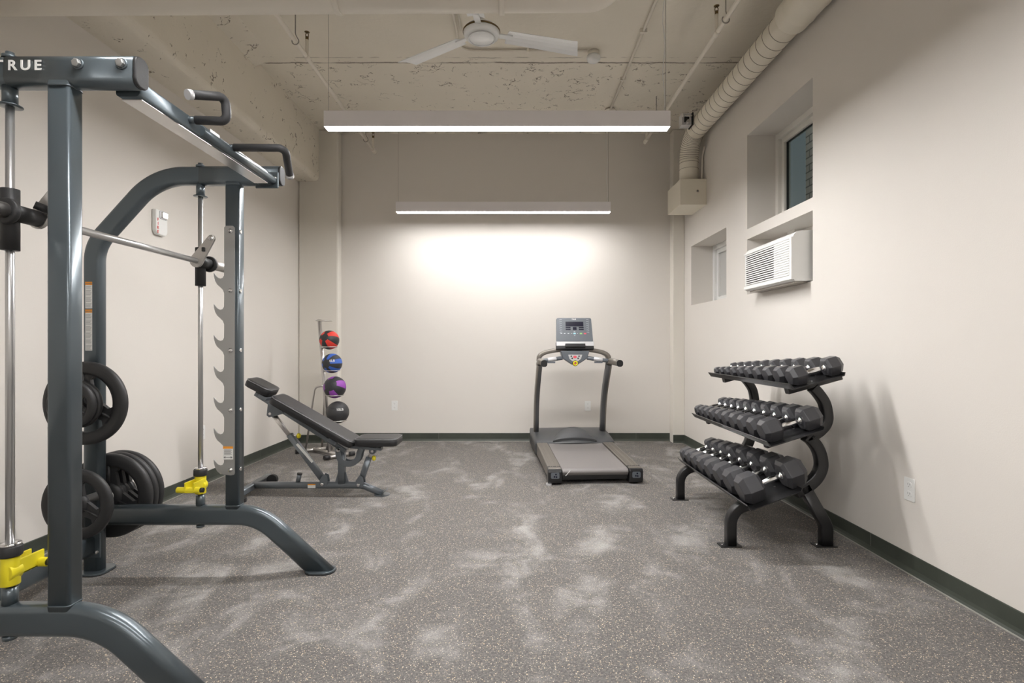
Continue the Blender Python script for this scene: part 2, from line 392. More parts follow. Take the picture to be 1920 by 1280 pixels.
# windows
def window(name, w, kind):
    y0, y1, z0, z1 = w; x = XR+XT
    e = bpy.data.objects.new(name, None); link(e); e.location = (x, (y0+y1)/2, z0); e['kind'] = 'structure'
    mb = MB(); t = .055
    for (a, b, tt, xx, dd) in ((0, 0, .05, x-.035, .09), (.05, .05, .045, x-.005, .06)):
        mb.box((xx, y0+a, z0+b), (xx+dd, y1-a, z0+b+tt)); mb.box((xx, y0+a, z1-b-tt), (xx+dd, y1-a, z1-b))
        mb.box((xx, y0+a, z0+b+tt), (xx+dd, y0+a+tt, z1-b-tt)); mb.box((xx, y1-a-tt, z0+b+tt), (xx+dd, y1-a, z1-b-tt))
    mb.build('window_frame', 'offwhite' if kind == 'big' else 'white', e, bevel=.003)
    MB().box((x+.02, y0+.09, z0+.09), (x+.026, y1-.09, z1-.09)).build('window_pane', 'glass' if kind == 'big' else 'frost', e)
    if kind == 'big':
        mb = MB(); g = .012
        mb.box((x+.015, y1-.095-g, z0+.09), (x+.035, y1-.09, z1-.09)); mb.box((x+.015, y0+.09, z1-.09-g), (x+.035, y1-.09, z1-.09)); mb.build('pane_seal', 'rubber', e)
window('window_1', W1, 'big'); window('window_2', W3, 'small')
struct('wall_outside', MB().box((3.5, 3.2, 1.5), (3.7, 6.35, 6.5)), 'brick')
struct('trim_5', MB().use('wall').box((XR+.27, W2[0], W2[2]), (XR+XT+.03, W2[1], W2[3])).use('offwhite').box((XR+.2, 4.32, 1.9), (XR+.27, 4.44, W2[3])), None)

# ---------------------------------------------------------------- lamps
sl = bpy.data.lights.new('brick_fill_light', 'POINT'); sl.energy = 3.0; sl.shadow_soft_size = .15; so = bpy.data.objects.new('brick_fill_light', sl); link(so); so.location = (2.95, 5.6, 4.6)  # added unseen point light, brightens the brick outside the upper window
def lamp(y, zb, cx, label, cables=True, L=2.44, cord=False, dif='diffuser'):
    t = thing('linear_pendant_lamp', (cx, y+.045, zb), label, 'lamp', 'linear pendant lamps')
    w = .045; h = .115
    mb = MB(); x0 = cx-L/2; x1 = cx+L/2; yc = y+w
    mb.box((x0, yc-w, zb+.004), (x0+.004, yc+w, zb+h)); mb.box((x1-.004, yc-w, zb+.004), (x1, yc+w, zb+h))
    mb.box((x0+.004, yc-w, zb+.004), (x1-.004, yc-w+.003, zb+h)); mb.box((x0+.004, yc+w-.003, zb+.004), (x1-.004, yc+w, zb+h))
    mb.box((x0+.004, yc-w+.003, zb+h-.004), (x1-.004, yc+w-.003, zb+h))
    mb.build('housing', 'lampbody', t)
    mb = MB(); mb.box((x0+.004, yc-w+.003, zb+.0045), (x1-.004, yc+w-.003, zb+.012)).build('diffuser', dif, t)
    for sx in (x0+.02, x1-.02):
        c = MB().cyl((sx, yc, zb+h), (sx, yc, CEIL), .0016, 6).build('suspension_cable', 'cable', t)
        MB().cyl((sx, yc, CEIL-.015), (sx, yc, CEIL), .014, 12).build('ceiling_grip', 'pipe', c)
    if cord:
        pts = [(x1-.035+.008*math.sin(i*1.3)*(0 < i < 12), yc, zb+h+(CEIL-zb-h)*i/12) for i in range(13)]
        MB().tube(pts, .0026, 6).build('power_cord', 'white', t)
    return t
lamp(3.75, 2.727, (932-960)*.00375, 'long white pendant lamp with a glowing underside, the larger-looking one nearest the ceiling fan', cord=True)
lamp(6.05, 2.700, (943.5-960)*.00605, 'long white pendant lamp glowing above the treadmill, hung just off the back wall', cord=True, dif='diffuser_dim')
lamp(1.45, 2.72, -.1, 'long white pendant lamp directly above the smith machine, out of the top of the view', dif='diffuser_soft')
lamp(-.85, 2.72, -.1, 'long white pendant lamp behind the viewer', dif='diffuser_soft')
lamp(-3.1, 2.72, -.1, 'long white pendant lamp added unseen at the far rear to fill the room with light', dif='diffuser_soft')  # extra lamp out of view, added as fill light from behind

# ---------------------------------------------------------------- ceiling services
t = thing('overhead_pipe', (-.8, 2.6, 2.91), 'thick beige painted pipe crossing the top of the view, with two bands', 'pipe')
path = fillet([(-2.70, 2.6, 2.895), (.49, 2.6, 2.915), (.49, 2.6, CEIL)], .12, 10)
MB().tube(path, .085, 32).build('pipe_body', 'pipe', t)
for px in (632, 940):
    x = (px-960)*.0026; MB().tube([(x-.014, 2.6, 2.906), (x+.014, 2.6, 2.906)], .090, 32).build('band', 'pipe', t)

def sprinkler_line(X, z, y0, y1, heads, hooks, label):
    t = thing('sprinkler_pipe', (X, (y0+y1)/2, z), label, 'pipe', 'sprinkler pipes under the ceiling')
    MB().tube([(X, y0, z), (X, y1, z)], .017, 16).build('pipe_body', 'pipe', t)
    MB().tube([(X, y1-.05, z), (X, y1, z)], .023, 16).build('elbow', 'pipe', t)
    for y in heads:
        h = MB().use('pipe').tube([(X, y, z), (X, y, z+.14)], .014, 12).tube([(X, y-.03, z), (X, y+.03, z)], .0215, 14).build('riser', None, t)
        MB().use('brass').tube([(X, y, z+.14), (X, y, z+.165)], .013, 10).tube([(X-.011, y, z+.16), (X-.012, y, z+.185), (X, y, z+.2)], .003, 6).tube([(X+.011, y, z+.16), (X+.012, y, z+.185), (X, y, z+.2)], .003, 6).lathe([(.005, 0), (.02, .002), (.02, .004), (.004, .006)], (X, y, z+.2), n=16).build('sprinkler_head', None, h)
    for y in hooks:
        ring = [(X+.026*math.sin(a), y, z+.0-.026*math.cos(a)) for a in [i*PI/10*1.0-PI*.75 for i in range(16)]]
        MB().tube(ring+[(X+.004, y, z+.045), (X, y, z+.06), (X, y, CEIL)], .004, 8).build('hanger', 'cable', t)
    return t
sprinkler_line(-1.645, 3.50, 1.0, 6.4, (4.28, 6.32), (4.05, 6.0), 'thin beige sprinkler pipe on the left side of the ceiling, beside the concrete beam')
sprinkler_line(1.515, 3.50, 1.0, 6.08, (3.95, 6.0), (3.78, 5.6), 'thin beige sprinkler pipe on the right side of the ceiling, beside the round duct')

t = thing('ceiling_conduit', (1.084, 4, CEIL-.015), 'thin beige conduit running straight along the ceiling to a small junction plate', 'conduit')
MB().tube([(1.084, 1.0, CEIL-.018), (1.084, 5.9, CEIL-.018)], .0125, 12).build('conduit_body', 'pipe', t)
MB().lathe([(.06, 0), (.06, .012), (.03, .022), (.005, .024)], (1.084, 5.9, CEIL-.024), n=24).build('junction_plate', 'pipe', t)
for y in (3.5, 4.4, 5.2): MB().box((1.055, y-.01, CEIL-.034), (1.113, y+.01, CEIL)).build('clip', 'pipe', t)
t = thing('fan_conduit', (0, 4.6, CEIL-.015), 'thin beige conduit bending behind the ceiling fan towards the smoke detector', 'conduit')
MB().tube(fillet([(-.46, 1.2, CEIL-.015), (-.46, 4.70, CEIL-.015), (.66, 4.70, CEIL-.015)], .12), .010, 12).build('conduit_body', 'pipe', t)
MB().tube([(-.415, 1.2, CEIL-.012), (-.42, 4.4, CEIL-.012)], .006, 8).build('wire', 'pipe', t)
MB().box((.13, 4.685, CEIL-.03), (.15, 4.715, CEIL)).build('clip', 'pipe', t)
t = thing('smoke_detector', (.725, 4.74, CEIL), 'round white smoke detector on the ceiling right of the fan', 'smoke detector')
MB().lathe([(.05, 0), (.05, -.035), (.046, -.04)], (.725, 4.74, CEIL), n=28).build('mounting_box', 'pipe', t)
MB().lathe([(.058, -.04), (.062, -.055), (.058, -.078), (.04, -.092), (.005, -.096)], (.725, 4.74, CEIL), n=28).build('sensor_head', 'white', t)

# ceiling fan
fx, fy, fz = -.22, 3.86, 3.42
t = thing('ceiling_fan', (fx, fy, fz), 'white three-bladed ceiling fan at rest under the ceiling', 'fan')
MB().lathe([(.01, -.012), (.088, -.012), (.100, -.004), (.118, .0), (.128, .012), (.132, .035), (.125, .055), (.09, .075), (.05, .085), (.03, .12)], (fx, fy, fz), n=40).build('motor_housing', 'fan', t)
MB().lathe([(.10, -.012), (.094, -.018), (.088, -.012)], (fx, fy, fz), n=40, closed=True).build('rim_ring', 'fan', t)
MB().lathe([(.133, .030), (.136, .034), (.136, .040), (.133, .044)], (fx, fy, fz), n=40, closed=True).build('trim_band', 'brass', t)
MB().cyl((fx, fy, fz+.1), (fx, fy, CEIL-.04), .013).build('down_rod', 'fan', t)
MB().lathe([(.02, .0), (.055, .05), (.06, .09)], (fx, fy, CEIL-.09), n=28).build('canopy', 'fan', t)
for k, a in enumerate((16, 146, 262)):
    a = math.radians(a); R = Matrix.Translation((fx, fy, fz+.028))@Matrix.Rotation(a, 4, 'Z')@Matrix.Rotation(math.radians(-10), 4, 'X')
    mb = MB(); th = .0035; rr = []
    for q in range(9):
        u = q/8; x = .19+.56*u; w0 = .062+.012*u; rr.append([R@Vector((x+(.03*v/w0 if q == 8 else 0), v, .010*(1-(v/w0)**2)+dz)) for v, dz in ((-w0, 0), (-w0*.5, 0), (0, 0), (w0*.5, 0), (w0, 0), (w0, th), (w0*.5, th), (0, th), (-w0*.5, th), (-w0, th))])
    b = mb.rings(rr, smooth=False).build('blade', 'fan', t)
    MB().box((.10, -.022, -.002), (.23, .022, .008), R).build('blade_iron', 'fan', b, bevel=.003)

# spiral duct
t = thing('spiral_duct', (1.95, 5, 3.47), 'beige spiral duct running along the right wall and bending down to a box', 'duct')
r = .10; path = fillet([(1.95, 1.2, 3.47), (1.95, 5.88, 3.47), (1.95, 5.88, 2.97)], .26, 14)
MB().tube(path, r, 36).build('duct_body', 'duct', t)
mb = MB()
def ring_pts(c, tn, rad, n=32, skew=0):
    tn = Vector(tn).normalized(); u = tn.orthogonal().normalized(); w = tn.cross(u)
    return [Vector(c)+(u*math.cos(2*PI*k/n)+w*math.sin(2*PI*k/n))*rad+tn*skew*math.cos(2*PI*k/n) for k in range(n)]
y = 3.85
while y < 5.6: mb.tube(ring_pts((1.95, y, 3.47), (0, 1, 0), r+.0005, skew=.012), .0022, 6, closed=True); y += .105
for i in range(1, 15):
    a = PI/2*i/14.5; c = Vector((1.95, 5.62+.26*math.sin(a), 3.21+.26*math.cos(a))); mb.tube(ring_pts(c, (0, math.cos(a), -math.sin(a)), r+.0005), .0022, 6, closed=True)
for z in (3.19, 3.12): mb.tube(ring_pts((1.95, 5.88, z), (0, 0, 1), r+.0005), .0022, 6, closed=True)
mb.build('seam_rings', 'groove', t)
mb = MB().use('duct').lathe([(.10, 0), (.122, -.03), (.122, -.12), (.126, -.13), (.122, -.14), (.122, -.3), (.126, -.31), (.122, -.32), (.122, -1.2)], (1.95, 3.74, 3.475), axis=(0, 1, 0), n=36)
mb.build('duct_collar', 'duct', t)
MB().tube([(2.06, 5.80, 2.97), (2.07, 5.8, 3.25), (2.075, 5.75, 3.33)], .010, 10).build('side_pipe', 'pipe', t)
b = MB().box((1.805, 5.72, 2.695), (2.09, 6.18, 2.973)).build('outlet_box', 'duct', t, bevel=.004)
MB().lathe([(.012, 0), (.012, -.004), (.004, -.005), (.004, -.012)], P(1308, 358, 5.715), axis=(0, 1, 0), n=16).build('screw', 'cable', b)
t = thing('damper_actuator', P(1290, 228, 5.5), 'small metal damper motor on the side of the spiral duct near its bend', 'actuator')
mb = MB().use('silver').cbox((1.785, 5.5, 3.50), (.10, .10, .12)).use('rubber').cbox((1.785, 5.448, 3.50), (.05, .012, .07)).use('chrome').cyl((1.76, 5.45, 3.53), (1.86, 5.45, 3.53), .012).cyl((1.74, 5.43, 3.51), (1.74, 5.43, 3.56), .006).use('rubber').cbox((1.845, 5.5, 3.50), (.014, .13, .13)).use('plate').cyl((1.79, 5.45, 3.46), (1.79, 5.40, 3.46), .02)
mb.build('motor_body', None, t, bevel=.004)

# ---------------------------------------------------------------- air conditioner
y0, y1 = 3.735, 4.50; xf = 1.968; z0, z1 = 1.645, 2.005
t = thing('air_conditioner', (XR, (y0+y1)/2, z0), 'white through-wall air conditioner with slatted front below the window', 'air conditioner')
prof = [(XR+.25, z0), (xf+.012, z0), (xf, z0+.02), (xf, z1-.06)]+[(xf+.06-.06*math.cos(a), z1-.06+.052*math.sin(a)) for a in [i*PI/14 for i in range(1, 8)]]+[(XR+.25, z1)]
MB().prism(prof, (0, y1, 0), (1,0,0), (0,0,1), y1-y0).build('casing', 'white', t)
ys = y0+.27
MB().box((xf-.002, ys, z0+.045), (xf+.01, y1-.025, z1-.065)).build('intake_cavity', 'dark_cavity', t)
mb = MB(); n = 15
for k in range(n):
    z = z0+.05+(z1-.07-z0-.05)*k/(n-1); mb.box((xf-.009, ys-.01, z-.0042), (xf-.003, y1-.02, z+.0042))
mb.build('slats', 'white', t)
MB().box((xf-.004, y0+.035, z0+.045), (xf+.01, ys-.012, z1-.065)).build('vent_backing', 'frost', t)
mb = MB()
for k in range(n):
    z = z0+.05+(z1-.07-z0-.05)*k/(n-1); mb.box((xf-.011, y0+.035, z-.0065), (xf-.003, ys-.014, z+.0065))
mb.build('vent_slats', 'white', t)
mb = MB(); fr = .02
mb.box((xf-.013, y0, z0+.01), (xf+.004, y0+.03, z1-.05)); mb.box((xf-.013, y0+.03, z0+.01), (xf+.004, y1, z0+.038)); mb.box((xf-.013, y0+.03, z1-.062), (xf+.004, y1, z1-.05))
mb.build('front_bezel', 'white', t, bevel=.003)
MB().prism([(0, 0), (.085, 0), (.085, .004), (0, .004)], (xf+.012, y0+.26, z1-.022), (.8, 0, .36), (0, 1, 0), .002).build('control_lid', 'silver', t)
MB().box((xf+.03, y0+.04, z0-.012), (XR, y1-.02, z0)).build('base_pan', 'cable', t)

# ---------------------------------------------------------------- outlets, fire strobe
def outlet(c, n, label):
    c = Vector(c); n = Vector(n).normalized(); up = Vector((0, 0, 1)); s = up.cross(n)
    t = thing('wall_outlet', c, label, 'outlet', 'wall outlets')
    pl = [(x, y) for x, y in rrect(.074, .120, .006)]
    pt = MB().prism(pl, c+n*.0005, s, up, .005).build('cover_plate', 'white', t, bevel=.0015)
    for dz in (.024, -.024):
        q = MB().prism(rrect(.034, .030, .010), c+n*.0055+up*dz, s, up, .002).build('socket', 'white', t)
        mb = MB()
        for dx in (-.0065, .0065): mb.prism([(-.001, -.004), (.001, -.004), (.001, .005), (-.001, .005)], c+n*.0073+up*(dz+.003)+s*dx, s, up, .0005)
        mb.prism([(.0025*math.cos(a), .0025*math.sin(a)) for a in [i*PI/4 for i in range(8)]], c+n*.0073+up*(dz-.008), s, up, .0005)
        mb.build('slots', 'ink', q)
outlet((XR, 2.80, .438), (-1, 0, 0), 'white outlet on the right wall near the end of the dumbbell rack')
outlet(((740-960)*.0066, YB, .441), (0, -1, 0), 'white outlet on the back wall between the ball rack and the treadmill')
outlet(((1102-960)*.0066, YB, .435), (0, -1, 0), 'white outlet on the back wall seen between the treadmill posts')
outlet((XL(4.55), 4.55, .445), (1, .03, 0), 'white outlet on the left wall seen beside the smith machine guide rod')

xw = XL(4.0)
t = thing('fire_alarm_strobe', (xw, 4.0, 2.11), 'white fire alarm strobe on the left wall above the smith machine bar', 'fire alarm')
MB().prism([(-.065, -.07), (-.045, -.095), (.045, -.095), (.065, -.07), (.065, .09), (-.065, .09)], (xw+.001, 4.0, 2.11), (0,1,0), (0,0,1), .035).build('housing', 'white', t, bevel=.008)
l = MB().prism(rrect(.07, .05, .01), (xw+.036, 4.01, 2.165), (0,1,0), (0,0,1), .018).build('strobe_lens', 'chrome', t, bevel=.006)
MB().prism(rrect(.084, .062, .012), (xw+.0345, 4.01, 2.165), (0,1,0), (0,0,1), .006).build('lens_frame', 'silver', t)
for k, ch in enumerate('FIRE'): text(ch, .030, (xw+.0365, 3.952, 2.115-k*.030), (PI/2, 0, PI/2), 'red', t, 'letter', align='CENTER', off=.001)

# ---------------------------------------------------------------- smith machine
YD = {'near': 1.75, 'far': 2.82}
sm = thing('smith_machine', (-1.7, 2.3, 0), 'large slate grey smith machine with guided bar and pull-up handles', 'smith machine')
def Q(px, py, y=2.82): return Vector(((px-960)*.0028, y, HC-(py-645)*.0028))
for side, y in YD.items():
    inn = 1 if side == 'near' else -1        # direction towards the other frame
    base_y = y+.0
    rear = [(-2.205, y, .012), Q(172, 500, y), Q(172, 462, y), Q(250, 381, y), Q(312, 328, y), Vector((-1.222, y, 2.087))]
    rear = [Vector((-2.205, y, .012)), Vector((-2.205, y, 1.72)), Vector((-1.875, y, 2.087)), Vector((-1.222, y, 2.087))]
    MB().sweep(fillet(rear, [.22, .34], 14), (0, 1, 0), .095, .060, .022).build('curved_frame', 'steel', sm)
    c = MB().sweep([(-1.224, y, 2.087), (-1.212, y, 2.087)], (0, 1, 0), .100, .064, .026, 6).build('end_cap', 'rubber', sm, bevel=.004)
    MB().sweep([(-1.64, y, 2.087), (-1.224, y, 2.087)], (0, 1, 0), .1005, .0625, .024, 5).build('top_tube', 'steel', sm)
    bz = .300
    b = MB().sweep(fillet([(-2.17, y, bz), (-1.335, y, bz), (-1.02, y, .012)], [.30], 16), (0, 1, 0), .105, .062, .024, 5, flat=True).build('base_tube', 'steel', sm)
    MB().prism(rrect(.155, .11, .05), (-1.012, y, .001), (1,0,0), (0,1,0), .012).build('foot_plate', 'steel', sm, bevel=.002)
    MB().prism(rrect(.158, .113, .05), (-1.012, y, .0), (1,0,0), (0,1,0), .005).build('foot_pad', 'rubber', sm)
    MB().prism(rrect(.13, .15, .05), (-2.19, y, .001), (1,0,0), (0,1,0), .012).build('foot_plate', 'steel', sm, bevel=.002)
    MB().prism(rrect(.133, .153, .05), (-2.19, y, 0), (1,0,0), (0,1,0), .005).build('foot_pad', 'rubber', sm)
    MB().sweep([(-1.466, y, bz+.035), (-1.466, y, 2.055)], (0, 1, 0), .075, .060, .011, 4).build('upright', 'steel', sm)
    for z in (bz+.053, 2.037): MB().sweep([(-1.466, y, z-.003), (-1.466, y, z+.003)], (0, 1, 0), .078, .066, .015, 4).build('weld_bead', 'steel', sm)
    # guide rod
    gx = -1.647
    g = MB().cyl((gx, y, bz+.05), (gx, y, 2.04), .0122, 24).build('guide_rod', 'rod', sm)
    MB().cyl((gx, y, 1.985), (gx, y, 2.045), .021).build('rod_socket', 'steel', g)
    MB().lathe([(.020, 0), (.034, .001), (.034, .004), (.020, .006)], (gx, y, 1.978), n=28).build('washer', 'steel', g)
    MB().lathe([(.022, 0), (.022, .010), (.012, .011), (.012, .022)], (gx, y, 2.134), n=24).build('top_nut', 'steel', g)
    MB().cyl((gx, y, bz+.05), (gx, y, bz+.105), .022).build('rod_socket', 'steel', g)
    MB().cyl((gx, y, bz-.066), (gx, y, bz-.052), .02).build('bottom_nut', 'steel', g)
    # yellow safety stop
    st = MB().use('yellow').cyl((gx, y, .412), (gx, y, .505), .027, 24)
    st.tube([(gx, y-.02*inn, .455), (gx+.004, y+.02*inn, .455)], .029, 16)
    arm = [(gx-.03, y+.02*inn, .500), (gx-.03, y+.10*inn, .470), (gx-.03, y+.10*inn, .435), (gx-.03, y+.02*inn, .405)]
    for sx in (-.026, .018): st.box((gx+sx, y+.0*inn if inn > 0 else y-.10, .44), (gx+sx+.008, y+.10 if inn > 0 else y, .492))
    st.box((gx-.026, y if inn > 0 else y-.10, .44), (gx+.026, y+.10 if inn > 0 else y, .447))
    st.tube([(gx-.07, y+.085*inn, .452), (gx+.05, y+.085*inn, .452)], .0155, 16)
    st = st.build('safety_stop', None, sm, bevel=.002)
    MB().cyl((gx+.05, y+.085*inn, .452), (gx+.065, y+.085*inn, .452), .012).build('pin_tip', 'rubber', st)
    MB().lathe([(.016, 0), (.032, 0), (.033, .004), (.033, .030), (.030, .034), (.016, .034)], (gx, y, .507), n=28).build('rubber_bumper', 'rubber', st)
    MB().lathe([(.016, 0), (.030, 0), (.030, .008), (.016, .008)], (gx, y, .541), n=28).build('bumper_ring', 'chrome', st)
    # notched catch plate on the inner face of the upright
    py = y+inn*.034; xr = -1.448; xs = -1.503; xt = -1.551 if side == 'near' else -1.558
    ztop = 1.818; zbot = .515; pitch = .1625; poly = [(xr, zbot+.012), (xr, ztop-.01), (xr-.01, ztop), (xs+.008, ztop), (xs, ztop-.008)]
    tips = [1.570-pitch*i for i in range(7)]
    for i, zt in enumerate(tips):
        # notch above tooth: vertical back edge, U bottom, horn up at the tip, then bulging underside
        poly += [(xs, zt+.03), (xs-.001, zt-.012), (xs-.008, zt-.024), (xs-.020, zt-.028), (xs-.034, zt-.022), (xs-.046, zt-.008), (xt, zt+.004),
                 (xt+.002, zt-.018), (xt+.008, zt-.040), (xt+.018, zt-.058), (xt+.036, zt-.074), (xt+.048, zt-.086), (xs, zt-.104)]
    last = tips[-1]; poly = poly[:-4]+[(xt+.018, last-.058), (xt+.036, last-.074), (xr-.02, zbot), (xr-.004, zbot+.003)]
    cp = MB().prism(poly, (0, py-.004 if inn > 0 else py+.004, 0), (1,0,0), (0,0,1), -.006*1 if inn > 0 else .006)
    cp = cp.build('catch_plate', 'plate', sm, bevel=.001)
    for z in (1.790, 1.480, 1.168, .857, .545):
        bo = MB().use('chrome').lathe([(.0115, 0), (.0115, .006), (.007, .007), (.007, .013), (.003, .014)], (-1.468, py+inn*.002, z), axis=(0, inn, 0), n=12)
        bo.build('bolt', None, cp)
        if side == 'far': MB().cyl((-1.429, y-.018, z), (-1.423, y-.018, z), .0095, 12).build('nut', 'chrome', cp)
    if side == 'far':
        yy = py-.0102
        lb = MB().use('label').box((-1.504, yy, .600), (-1.452, yy+.001, .668)).use('orange').box((-1.504, yy-.0006, .656), (-1.452, yy, .668)).use('ink')
        for k in range(8): lb.box((-1.498, yy-.0005, .625+k*.0036), (-1.458-.003*(k % 3), yy, .6265+k*.0036))
        lb.box((-1.494, yy-.0005, .6095), (-1.462, yy, .6125))
        for s_ in (-1, 1): lb.prism([(0, -.006), (.010, 0), (0, .006)] if s_ > 0 else [(0, -.006), (0, .006), (-.010, 0)], (-1.478+s_*.014, yy-.0005, .611), (1,0,0), (0,0,1), -.0005)
        lb.build('warning_label', None, cp)
# bolts and lettering on the near top tube
yf = YD['near']-.0315
for px in (146, 228):
    x = (px-960)*.001716; MB().use('steel').lathe([(.018, 0), (.018, -.004), (.0155, -.005)], (x, yf, 2.102), axis=(0, 1, 0), n=24).build('washer', None, sm)
    MB().use('plate').lathe([(.0135, -.005), (.0135, -.014), (.010, -.016)], (x, yf, 2.102), axis=(0, 1, 0), n=6, smooth=False).build('bolt', None, sm)
for ch, px in (('T', -11), ('R', 14.5), ('U', 38), ('E', 64)): text(ch, .0445, ((px-960)*.0017185, yf-.0008, 2.0835), (PI/2, 0, 0), 'label', sm, 'letter', off=.0012).scale.x = 1.08
# pull-up beam with grips
by0, by1 = 1.78, 2.79
beam = MB().sweep([(-1.283, by0, 2.056), (-1.283, by1, 2.056)], (0, 0, 1), .078, .060, .012, 4).build('pull_up_beam', 'steel', sm)
MB().box((-1.318, by0+.02, 2.0235), (-1.250, by1-.06, 2.0262)).build('underside_plate', 'brushed', beam)
MB().cbox((-1.278, 2.783, 2.055), (.12, .010, .085)).build('mounting_bracket', 'steel', beam, bevel=.004)
MB().tube([(-1.245, 2.13, 2.052), (-1.245, 2.80, 2.052)], .020, 20).build('flank_tube', 'steel', beam)
MB().use('chrome').lathe([(.011, 0), (.011, -.006), (.007, -.008), (.007, -.014), (.002, -.015)], (-1.232, 2.788, 2.066), axis=(0, 1, 0), n=6).build('bolt', None, beam)
lb = MB().use('label').box((-1.2455, 2.20, 2.06), (-1.2445, 2.27, 2.088)).build('label', None, beam); lb.location.y = .0
h1 = fillet([(-1.245, 2.06, 2.066), (-1.108, 2.075, 2.066), (-1.108, 2.06, 2.155), (-1.168, 1.94, 2.107)], .026, 8)
h2 = fillet([(-1.245, 2.35, 2.066), (-.995, 2.34, 2.060), (-1.030, 2.47, 1.985)], .026, 8)
for h in (h1, h2):
    d0 = (h[1]-h[0]).normalized(); d1 = (h[-1]-h[-2]).normalized()
    g = MB().tube([h[0]+d0*.022]+h[1:], .0165, 18).build('pull_up_handle', 'grip', sm)
    MB().cyl(h[0]-d0*.01, h[0]+d0*.024, .0135).build('handle_stub', 'steel', g)
    MB().cyl(h[-1]-d1*.002, h[-1]+d1*.014, .0185, 22).build('end_cap', 'silver', g)
# rear crossbeam, brackets
MB().sweep([(-2.205, 1.78, .15), (-2.205, 2.79, .15)], (0, 0, 1), .060, .100, .02, 5).build('crossbeam', 'steel', sm)
br = MB().cbox((-2.20, 2.785, .15), (.105, .008, .13)).build('crossbeam_bracket', 'steel', sm, bevel=.006)
MB().lathe([(.013, 0), (.013, -.008), (.006, -.009), (.006, -.016)], (-2.165, 2.781, .12), axis=(0, 1, 0), n=6, smooth=False).build('bolt', 'chrome', br)
# warning stickers on the far rear post
for (z1_, z0_) in ((645-528, 645-578), (645-580, 645-657)):
    za = HC+z0_*.00279; zb = HC+z1_*.00279; x0, x1 = -2.232, -2.196; yy = 2.7895
    lb = MB().use('label').box((x0, yy, za), (x1, yy+.001, zb)).use('orange').box((x0, yy-.0006, zb-.017), (x1, yy, zb)).use('ink')
    k = za+.006; j = 0
    while k < zb-.022:
        if j % 7 != 5: lb.box((x0+.003, yy-.0005, k), (x1-.003-.006*((j*7) % 4)/3, yy, k+.0014))
        k += .0048; j += 1
    lb = lb.build('warning_label', None, sm)
    text('WARNING', .0085, ((x0+x1)/2, yy-.0008, zb-.0125), (PI/2, 0, 0), 'ink', lb, align='CENTER', ext=.0002)
# barbell with hooks and bearings
bx, bz = -1.622, 1.628
bar = MB().tube([(bx, 1.70, bz), (bx, 2.90, bz)], .0145, 22).build('guided_barbell', 'rod', sm)
for side, y in YD.items():
    inn = 1 if side == 'near' else -1
    MB().lathe([(.0125, 0), (.0255, 0), (.0255, .20), (.0125, .20)], (-1.647, y, 1.508), n=28).build('bearing_sleeve', 'rubber', bar)
    o = y-inn*.03
    MB().tube([(bx, y-inn*.045, bz), (bx, y-inn*(.43 if side == 'near' else .28), bz)], .0248, 28).build('plate_sleeve', 'brushed', bar)
    MB().use('rubber').lathe([(.025, 0), (.040, 0), (.042, .004), (.042, .014), (.040, .018), (.025, .018)], (bx, y-inn*.048, bz), axis=(0, inn, 0), n=32).lathe([(.016, 0), (.0275, 0), (.0275, .105), (.016, .105)], (bx, y-inn*.03, bz), axis=(0, inn, 0), n=28).build('collar', None, bar)
    # hook: tapered plate reaching up to the catch plate, plus claw
    hy = y+inn*.070
    A = Vector((bx, hy, bz)); B = Vector((-1.545, hy, bz+.115)); d = (B-A); pth = []
    for (c, rad, a0) in ((A, .034, 0), (B, .019, PI)):
        base = math.atan2(d.z, d.x)
        for k in range(9):
            a = base+PI/2+a0+PI*k/8; pth.append((c.x+rad*math.cos(a), c.z+rad*math.sin(a)))
    hk = MB().prism(pth, (0, hy, 0), (1,0,0), (0,0,1), .014*inn*-1).build('catch_hook', 'brushed', bar, bevel=.003)
    MB().lathe([(.012, 0), (.012, .022), (.008, .026)], (B.x, hy-.003*inn, B.z), axis=(0, inn, 0), n=18).build('hook_pin', 'chrome', hk)
    MB().cbox(((A.x+B.x)/2+.002, hy+inn*.016, (A.z+B.z)/2), (.016, .012, .022)).build('hook_slot', 'rubber', hk, bevel=.003)
    if side == 'near': MB().tube([(-1.585, hy-.05, bz+.035), (-1.555, hy-.02, bz+.02)], .013, 16).build('hook_grip', 'rubber', hk)
# storage pegs
PX = -2.17
pegs = [(.905, -1), (.405, -1), (.385, 1)]
for z, s in pegs: MB().tube([(PX, 2.82+s*.03, z), (PX, 2.82+s*.27, z)], .0235, 22).build('storage_peg', 'brushed', sm)

